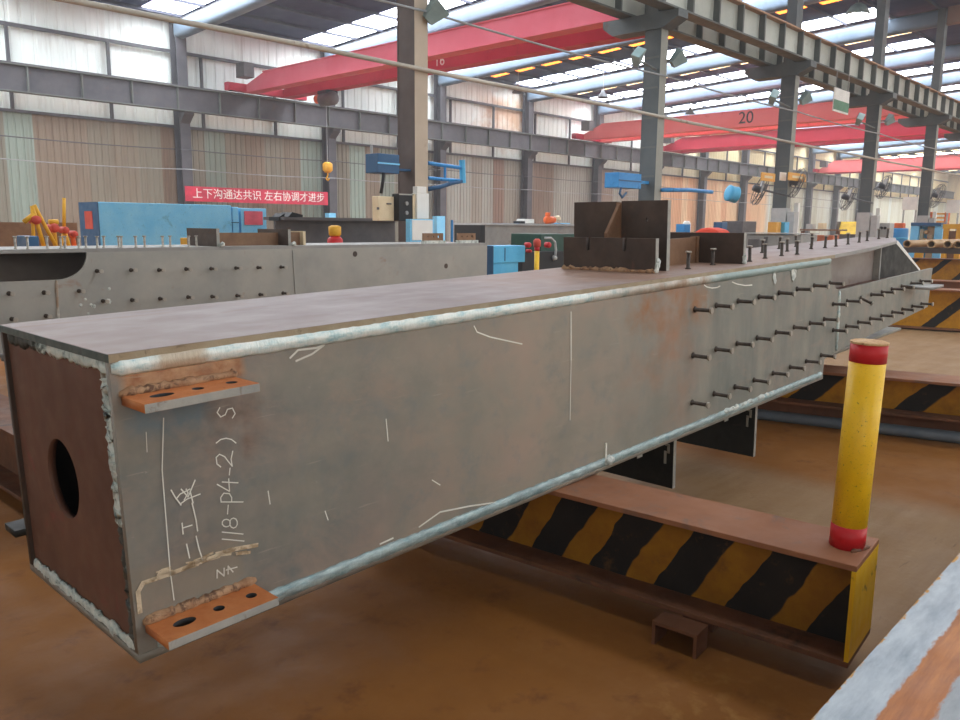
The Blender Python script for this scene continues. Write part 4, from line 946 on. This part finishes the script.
MB().box(-w, w, -.012, 0, h * .44, h * .52).build('seam', M['darkblue'], t); MB().tube([(-w + .1, 0, 0), (-w + .05, 0, -.12), (-w + .15, 0, -.2), (-w + .3, 0, -.1)], .025, 6).build('hose', M['darkblue'], t, True)
MB().box(w, cx[1] - .14 - (ay(619, 172, 9.5).x + ay(641, 189, 9.5).x) / 2, .1, .2, h * .4, h * .6).build('bracket', M['blue'], t)
Pm = ay(665, 190, 9.4); t = thing('boom_arm', 'blue swing boom with a coiled drum right of the second middle column', 'boom', tuple(Pm))
def lp(x, yv, Y=9.4): return tuple(ay(x, yv, Y) - Pm)
MB().tube([lp(662, 190), lp(690, 190), lp(712, 192)], .045, 8).build('arm', M['blue'], t, True)
Aq = Vector(lp(727, 193)); MB().rings(Aq + Vector((-.18, -.1, 0)), (.8, -.5, -.2), [(0, .12), (.03, .2), (.08, .19), (.2, .19), (.25, .2), (.28, .12)], 18).build('drum', M['cyanblue'], t, True)
# orange signs, hanging sign, white boards
for x0, x1, lab in ((762, 775, 'orange sign left of the third middle column'), (789, 806, 'orange sign right of the third middle column')):
    t, w, h = cbox('hanging_sign', lab, 'sign', x0, 172, x1, 182, 9.15, .03, 'signorange', group='orange signs'); MB().box(-w * .6, w * .6, -.004, 0, h * .35, h * .65).build('print', M['cream'], t)
small('notice_plate', 'small white plate on the third middle column between the orange signs', 'sign', 780.5, 172, 786, 181, 9.4, .02, 'white', bev=0)
A = ay(835, 87, 9.1); Bq = ay(848, 115, 9.1); t = thing('hanging_sign', 'pale green-white sign hanging under the ribbed runway girder', 'sign', ((A.x + Bq.x) / 2, 9.1, Bq.z))
w = (Bq.x - A.x) / 2; MB().box(-w, w, 0, .03, 0, A.z - Bq.z).build('board', M['white'], t); MB().box(-w, w, -.004, 0, .05, (A.z - Bq.z) * .5).build('green_lower_half', M['signgreen'], t)
for k in (-1, 1): MB().box(k * w * .8 - .01, k * w * .8 + .01, .005, .025, A.z - Bq.z, max(A.z - Bq.z + .02, 6.0 - Bq.z)).build('hanger', M['cable'], t)
for x0, y0, x1, y1, X, lab in ((903, 197, 917, 210, 36.4, 'white board left of the fifth middle column'), (947, 200, 959, 213, 36.4, 'pale board at the far right edge above the pipes')):
    A = ax(x0, y0, X); Bq = ax(x1, y1, X); t = thing('notice_board', lab, 'board', (X, (A.y + Bq.y) / 2, 0)); w_ = (A.y - Bq.y) / 2
    MB().box(0, .05, -w_, w_, Bq.z, A.z).build('sheet', M['white'], t)
    for q in (-1, 1): MB().box(.05, .1, q * w_ * .8 - .03, q * w_ * .8 + .03, 0, A.z).build('leg', M['lightgrey'], t)
for k, X in enumerate(cx[2:5]):
    t = thing('column_box', 'pale switch box at the foot of the %s middle column' % ORD[k + 2], 'electric box', (X - .02, 9.2, 1.2), 0, 'switch boxes on the middle columns'); MB().box(-.15, .15, 0, .2, 0, .75).build('body', M['lightgrey'], t, bevel=.01); MB().box(.2, .32, .05, .17, -1.2, 1.0).build('white_conduit', M['white'], t)

# goods between the bracket and the far columns (fronts face the camera side, plane X = const)
def pX(b, x0, y0, x1, y1, X, d, floor=True):
    A = ax(x0, y0, X); Bq = ax(x1, y1, X)
    return b.box(X, X + d, Bq.y, A.y, 0 if floor else Bq.z, A.z)
def smallX(name, lab, cat, x0, y0, x1, y1, X, d, mat, floor=True, bev=.01):
    return tag(pX(MB(), x0, y0, x1, y1, X, d, floor).build(name, M[mat], None, bevel=bev), lab, cat)
def pthX(name, label, cat, x, X, group=None):
    P = ax(x, 240, X); return thing(name, label, cat, (X, P.y, 0), 0, group), Vector((X, P.y, 0))
smallX('steel_crate', 'dark grey steel crate behind the dark bracket plate', 'crate', 722, 221, 742, 238, 20, .8, 'darkgrey')
smallX('blue_bucket', 'blue bucket left of the dark grey crate', 'bucket', 713.5, 222, 721, 240, 19, .3, 'darkblue')
t, P = pthX('red_tarpaulin', 'red-orange tarpaulin heap behind the brown bracket plates', 'tarpaulin', 708, 17.5)
A = ax(692, 236, 17.5); Bq = ax(722, 236, 17.5); z1 = ax(706, 227.5, 17.5).z; L_ = A.y - Bq.y
local(MB().prism([(A.y, 0), (Bq.y, 0), (Bq.y, z1 - .2), (Bq.y + L_ * .2, z1 - .05), (Bq.y + L_ * .5, z1), (Bq.y + L_ * .75, z1 - .03), (A.y, z1 - .14)], lambda a, b: (17.5, a, b), lambda a, b: (18.1, a, b)), P).build('heap', M['tarp'], t, bevel=.05)
b = MB()
for q in range(4): b.tube([(17.48, A.y - L_ * (.15 + .2 * q), z1 - .5), (17.47, A.y - L_ * (.2 + .2 * q), z1 - .12)], .03, 6)
local(b, P).build('folds', M['labelred'], t, True)
smallX('blue_tool_box', 'blue tool box in the clutter behind the tall bracket', 'tool box', 676, 224, 684, 240, 18.6, .3, 'blue')
t, P = pthX('white_drum', 'white drum in the clutter behind the tall bracket', 'drum', 687, 19.2)
A = ax(687, 221, 19.2); local(MB().rings((19.2, A.y, 0), (0, 0, 1), [(0, .1), (A.z - .05, .1), (A.z, .06)], 16), P).build('shell', M['white'], t, True)
smallX('black_box', 'black box in the clutter right of the tall bracket', 'box', 671, 232, 681, 242, 16.6, .3, 'black')
t, P = pthX('grey_machine_bed', 'long grey machine bed beyond the studs on the box top', 'machine', 772, 17)
local(pX(MB(), 745, 234, 800, 252, 17, .9), P).build('bed', M['grey'], t, bevel=.015); local(pX(MB(), 744, 232.5, 801, 234.2, 16.95, 1.0, False), P).build('worktop', M['lightgrey'], t); local(pX(MB(), 764, 237, 766, 252, 16.97, .03), P).build('joint', M['darkgrey'], t)
smallX('small_cabinet', 'dark small cabinet standing in front of the grey machine bed', 'cabinet', 748, 239, 758, 252, 16.3, .3, 'darkgrey')
t, P = pthX('work_table', 'long low brown table before the pale wall sheets', 'table', 819, 26)
local(pX(MB(), 800, 229, 838, 231, 26, .8, False), P).build('tabletop', M['brown'], t)
for xx in (801, 836): local(pX(MB(), xx, 231, xx + 2, 245, 26.1, .1), P).build('leg', M['rustdark'], t)
smallX('machine_part', 'orange-brown machine part in front of the low brown table', 'machine', 812, 235, 832, 246, 24, .5, 'orangebrown')
smallX('cone_bundle', 'small orange bundle by the third middle column', 'bundle', 768, 222, 776, 235, 21.6, .3, 'signorange')
smallX('blue_cabinet', 'small blue cabinet at the foot of the third middle column', 'cabinet', 777, 222, 784, 238, 21.9, .3, 'cyanblue')
smallX('white_case', 'small pale case on the low brown table', 'case', 806, 224, 812, 229, 26.2, .3, 'lightgrey', False)
smallX('yellow_case', 'tiny cream case beside the pale one on the brown table', 'case', 818, 223, 823, 229, 26.2, .3, 'cream', False)
t, P = pthX('machine_hood', 'bright yellow sloping hood on a dark machine in the distance', 'machine', 846, 31)
A = ax(834, 234, 31); Bq = ax(859, 234, 31); z1 = ax(846, 221.5, 31).z; z0 = A.z; L_ = A.y - Bq.y
MBh = MB().add([(31, Bq.y, z0), (31, A.y - L_ * .15, z0), (31.5, A.y - L_ * .05, z1), (31.5, Bq.y + L_ * .15, z1), (32.0, Bq.y, z0), (32.0, A.y - L_ * .15, z0)], [(0, 1, 2, 3), (3, 2, 5, 4), (0, 3, 4), (1, 5, 2), (0, 4, 5, 1)])
local(MBh, P).build('hood', M['hood'], t)
local(MB().prism([(A.y, z0), (A.y - L_ * .15, z0), (A.y - L_ * .05, z1)], lambda a, b: (31.1, a, b), lambda a, b: (31.9, a, b)), P).build('hood_side', M['darkgrey'], t); local(MB().box(31.05, 31.95, Bq.y + .05, A.y - .05, 0, z0), P).build('base', M['darkgrey'], t)
t, P = pthX('control_cabinet', 'pale grey control cabinet with dark dials right of the yellow hood', 'cabinet', 881, 30)
local(pX(MB(), 875, 223, 888, 245, 30, .5), P).build('body', M['lightgrey'], t, bevel=.01)
for x in (878, 881.5, 885):
    A = ax(x, 228, 29.98); local(MB().rings((29.97, A.y, A.z), (1, 0, 0), [(0, .05), (.03, .05)], 12), P).build('dial', M['black'], t)
t, P = pthX('blue_drum', 'large blue drum beyond the far end of the box', 'drum', 898, 32)
A = ax(887, 228, 32); Bq = ax(909, 228, 32); c = (A.y + Bq.y) / 2; r_ = (A.y - Bq.y) / 2
local(MB().rings((32, c, 0), (0, 0, 1), [(0, r_ * .96), (A.z - .05, r_ * .96), (A.z, r_ * .9)], 20), P).build('shell', M['blue'], t, True)
for q in (.45, .75): local(MB().rings((32, c, A.z * q), (0, 0, 1), [(0, r_), (.05, r_)], 20), P).build('hoop', M['cyanblue'], t, True)
smallX('orange_bundle', 'orange bundle on top of the blue drum', 'bundle', 891, 223, 903, 229, 31.9, .3, 'orange', False, .03)
t, P = pthX('blue_machine', 'light blue machine with open sides and dark top at far right', 'machine', 925, 33.5)
for x0, x1 in ((911, 917), (935, 941)): local(pX(MB(), x0, 225, x1, 246, 33.5, .6), P).build('upright', M['ltblue'], t, bevel=.01)
local(pX(MB(), 911, 222.5, 941, 226, 33.45, .7, False), P).build('crosshead', M['darkblue'], t, bevel=.01); local(pX(MB(), 917, 226, 935, 246, 33.9, .2), P).build('inner_panel', M['cyanblue'], t)
local(pX(MB(), 918.5, 229, 922, 243, 33.7, .15), P).build('column_tube', M['cream'], t); local(pX(MB(), 928, 226.5, 933, 246, 33.7, .15), P).build('slide', M['tanpipe'], t)
for k_, (x_, y_) in enumerate(((926, 232), (931, 237), (924, 240))):
    A = ax(x_, y_, 33.6); local(MB().rings((33.55, A.y, A.z), (1, 0, 0), [(0, .06), (.12, .08)], 12), P).build('handwheel', M['tanpipe'], t)
t, P = pthX('yellow_gantry', 'yellow gantry frame right of the light blue machine', 'gantry', 950, 31)
for x0, x1 in ((944, 947), (957, 960)): local(pX(MB(), x0, 224, x1, 246, 31, .2), P).build('upright', M['machyellow'], t)
local(pX(MB(), 943, 224, 961, 229, 30.97, .25, False), P).build('crossbeam', M['machyellow'], t); local(pX(MB(), 948, 231, 956, 246, 31.1, .1), P).build('panel', M['brown'], t)
t, P = pthX('orange_shelf', 'orange shelving behind the light blue machine', 'shelf', 938, 45)
for y0 in (213, 217, 221): local(pX(MB(), 930, y0, 946, y0 + 1.6, 45, .6, False), P).build('shelf_board', M['signorange'], t)
for xx in (930, 945): local(pX(MB(), xx, 212, xx + 1, 222, 45, .6), P).build('upright', M['orange'], t)
# pipe rack
t = thing('pipe_rack', 'dark pipe rack carrying the tan pipes at far right', 'rack', (21, 5.5, 0))
for xx in (0, 4): MB().box(xx - .08, xx + .08, -1.6, 1.3, .95, 1.08).build('cross_bar', M['darkgrey'], t); MB().box(xx - .08, xx + .08, -1.5, -1.3, 0, .95).build('leg', M['machyellow'], t); MB().box(xx - .08, xx + .08, 1.0, 1.2, 0, .95).build('leg', M['machyellow'], t)
for k, (x, yv) in enumerate(((908, 245), (931, 246), (946, 246.5), (954, 246.5))):
    d = ray(x, yv); Pq = CAM + d * (20.5 / d.x)
    b = MB(); r = .085; n = 20
    if k == 3: Pq.y = yprev - .18
    yprev = Pq.y
    for rr, flip in ((r, 1), (r * .8, -1)): pass
    b.tube([(20.4 + .1 * k, Pq.y, 1.08 + r), (27.5, Pq.y, 1.08 + r)], r, 18, caps=False); b.tube([(20.4 + .1 * k, Pq.y, 1.08 + r), (27.5, Pq.y, 1.08 + r)], r * .8, 18, caps=False)
    n0 = 0; b.f += [(i, (i + 1) % 18, 36 + (i + 1) % 18, 36 + i) for i in range(18)]
    tag(b.build('steel_pipe', M['tanpipe'], None), '%s tan pipe on the rack at far right, counted from the left' % ('first', 'second', 'third', 'fourth')[k], 'pipe', 'tan pipes on the rack')
# lit high-bay lamp and pendant lamps
t = thing('highbay_lamp', 'bright lit lamp high up between third and fourth middle columns', 'lamp', tuple(ax(858, 9, 31)))
MB().rings((0, 0, -.2), (0, 0, 1), [(0, .4), (.05, .42), (.3, .25), (.4, .1)], 18).build('shade', M['lamphousing'], t, True); MB().rings((0, 0, -.26), (0, 0, 1), [(0, .2), (.05, .36)], 18).build('bulb', M['lit'], t, True); MB().tube([(0, 0, .2), (0, 0, 1.2)], .02, 6).build('stem', M['cable'], t)
for k, (x, yv, X) in enumerate(((518, 88, 33), (603, 93, 36), (666, 118, 45), (690, 110, 47))):
    P = ax(x, yv, X); t = thing('pendant_lamp', '%s unlit cone lamp hanging below the roof, from the left' % ('first', 'second', 'third', 'fourth')[k], 'lamp', tuple(P), 0, 'unlit cone lamps')
    MB().rings((0, 0, -.25), (0, 0, 1), [(0, .3), (.04, .3), (.3, .1), (.42, .06)], 14).build('shade', M['fan'], t, True); MB().tube([(0, 0, .1), (0, 0, roofz(P.y) - P.z - .02)], .015, 5).build('stem', M['cable'], t)

# ------------------------------------------------------------------ light
# glowing fill panels added on the unseen right and back walls
M['fill_glow'] = glow('added_fill_panel', (242, 244, 242), .95)
struct(MB().box(-6, 130, -14.3, -14, 0, 12).build('wall_right', M['upper'])); struct(MB().box(-6.3, -6, -14, 32, 0, 12).build('wall_back', M['upper']))
for k in range(12):
    wn_ += 1; struct(MB().box(4.2 + 7 * k, 10.6 + 7 * k, -14, -13.97, 1.1, 9.0).build('skylight_or_fill_%d' % wn_, M['fill_glow']))
wn_ += 1; struct(MB().box(-6, -5.97, -13, -4, 1.4, 7.0).build('skylight_or_fill_%d' % wn_, M['fill_glow']))
wn_ += 1; struct(MB().box(-6, -5.97, 18, 26, 1.4, 7.0).build('skylight_or_fill_%d' % wn_, M['fill_glow']))
# thin haze added throughout the air
w = bpy.data.worlds.new('World'); sc.world = w; w.use_nodes = True
bg = w.node_tree.nodes['Background']; bg.inputs['Color'].default_value = (.8, .9, 1, 1); bg.inputs['Strength'].default_value = .5
vs = w.node_tree.nodes.new('ShaderNodeVolumeScatter'); vs.inputs['Density'].default_value = .0022; vs.inputs['Color'].default_value = (.95, .98, 1, 1); vs.inputs['Anisotropy'].default_value = .3
w.node_tree.links.new(vs.outputs[0], w.node_tree.nodes['World Output'].inputs['Volume'])
sc.view_settings.view_transform = 'Standard'; sc.view_settings.look = 'None'; sc.view_settings.gamma = 1.0
sc.view_settings.exposure = 0.9
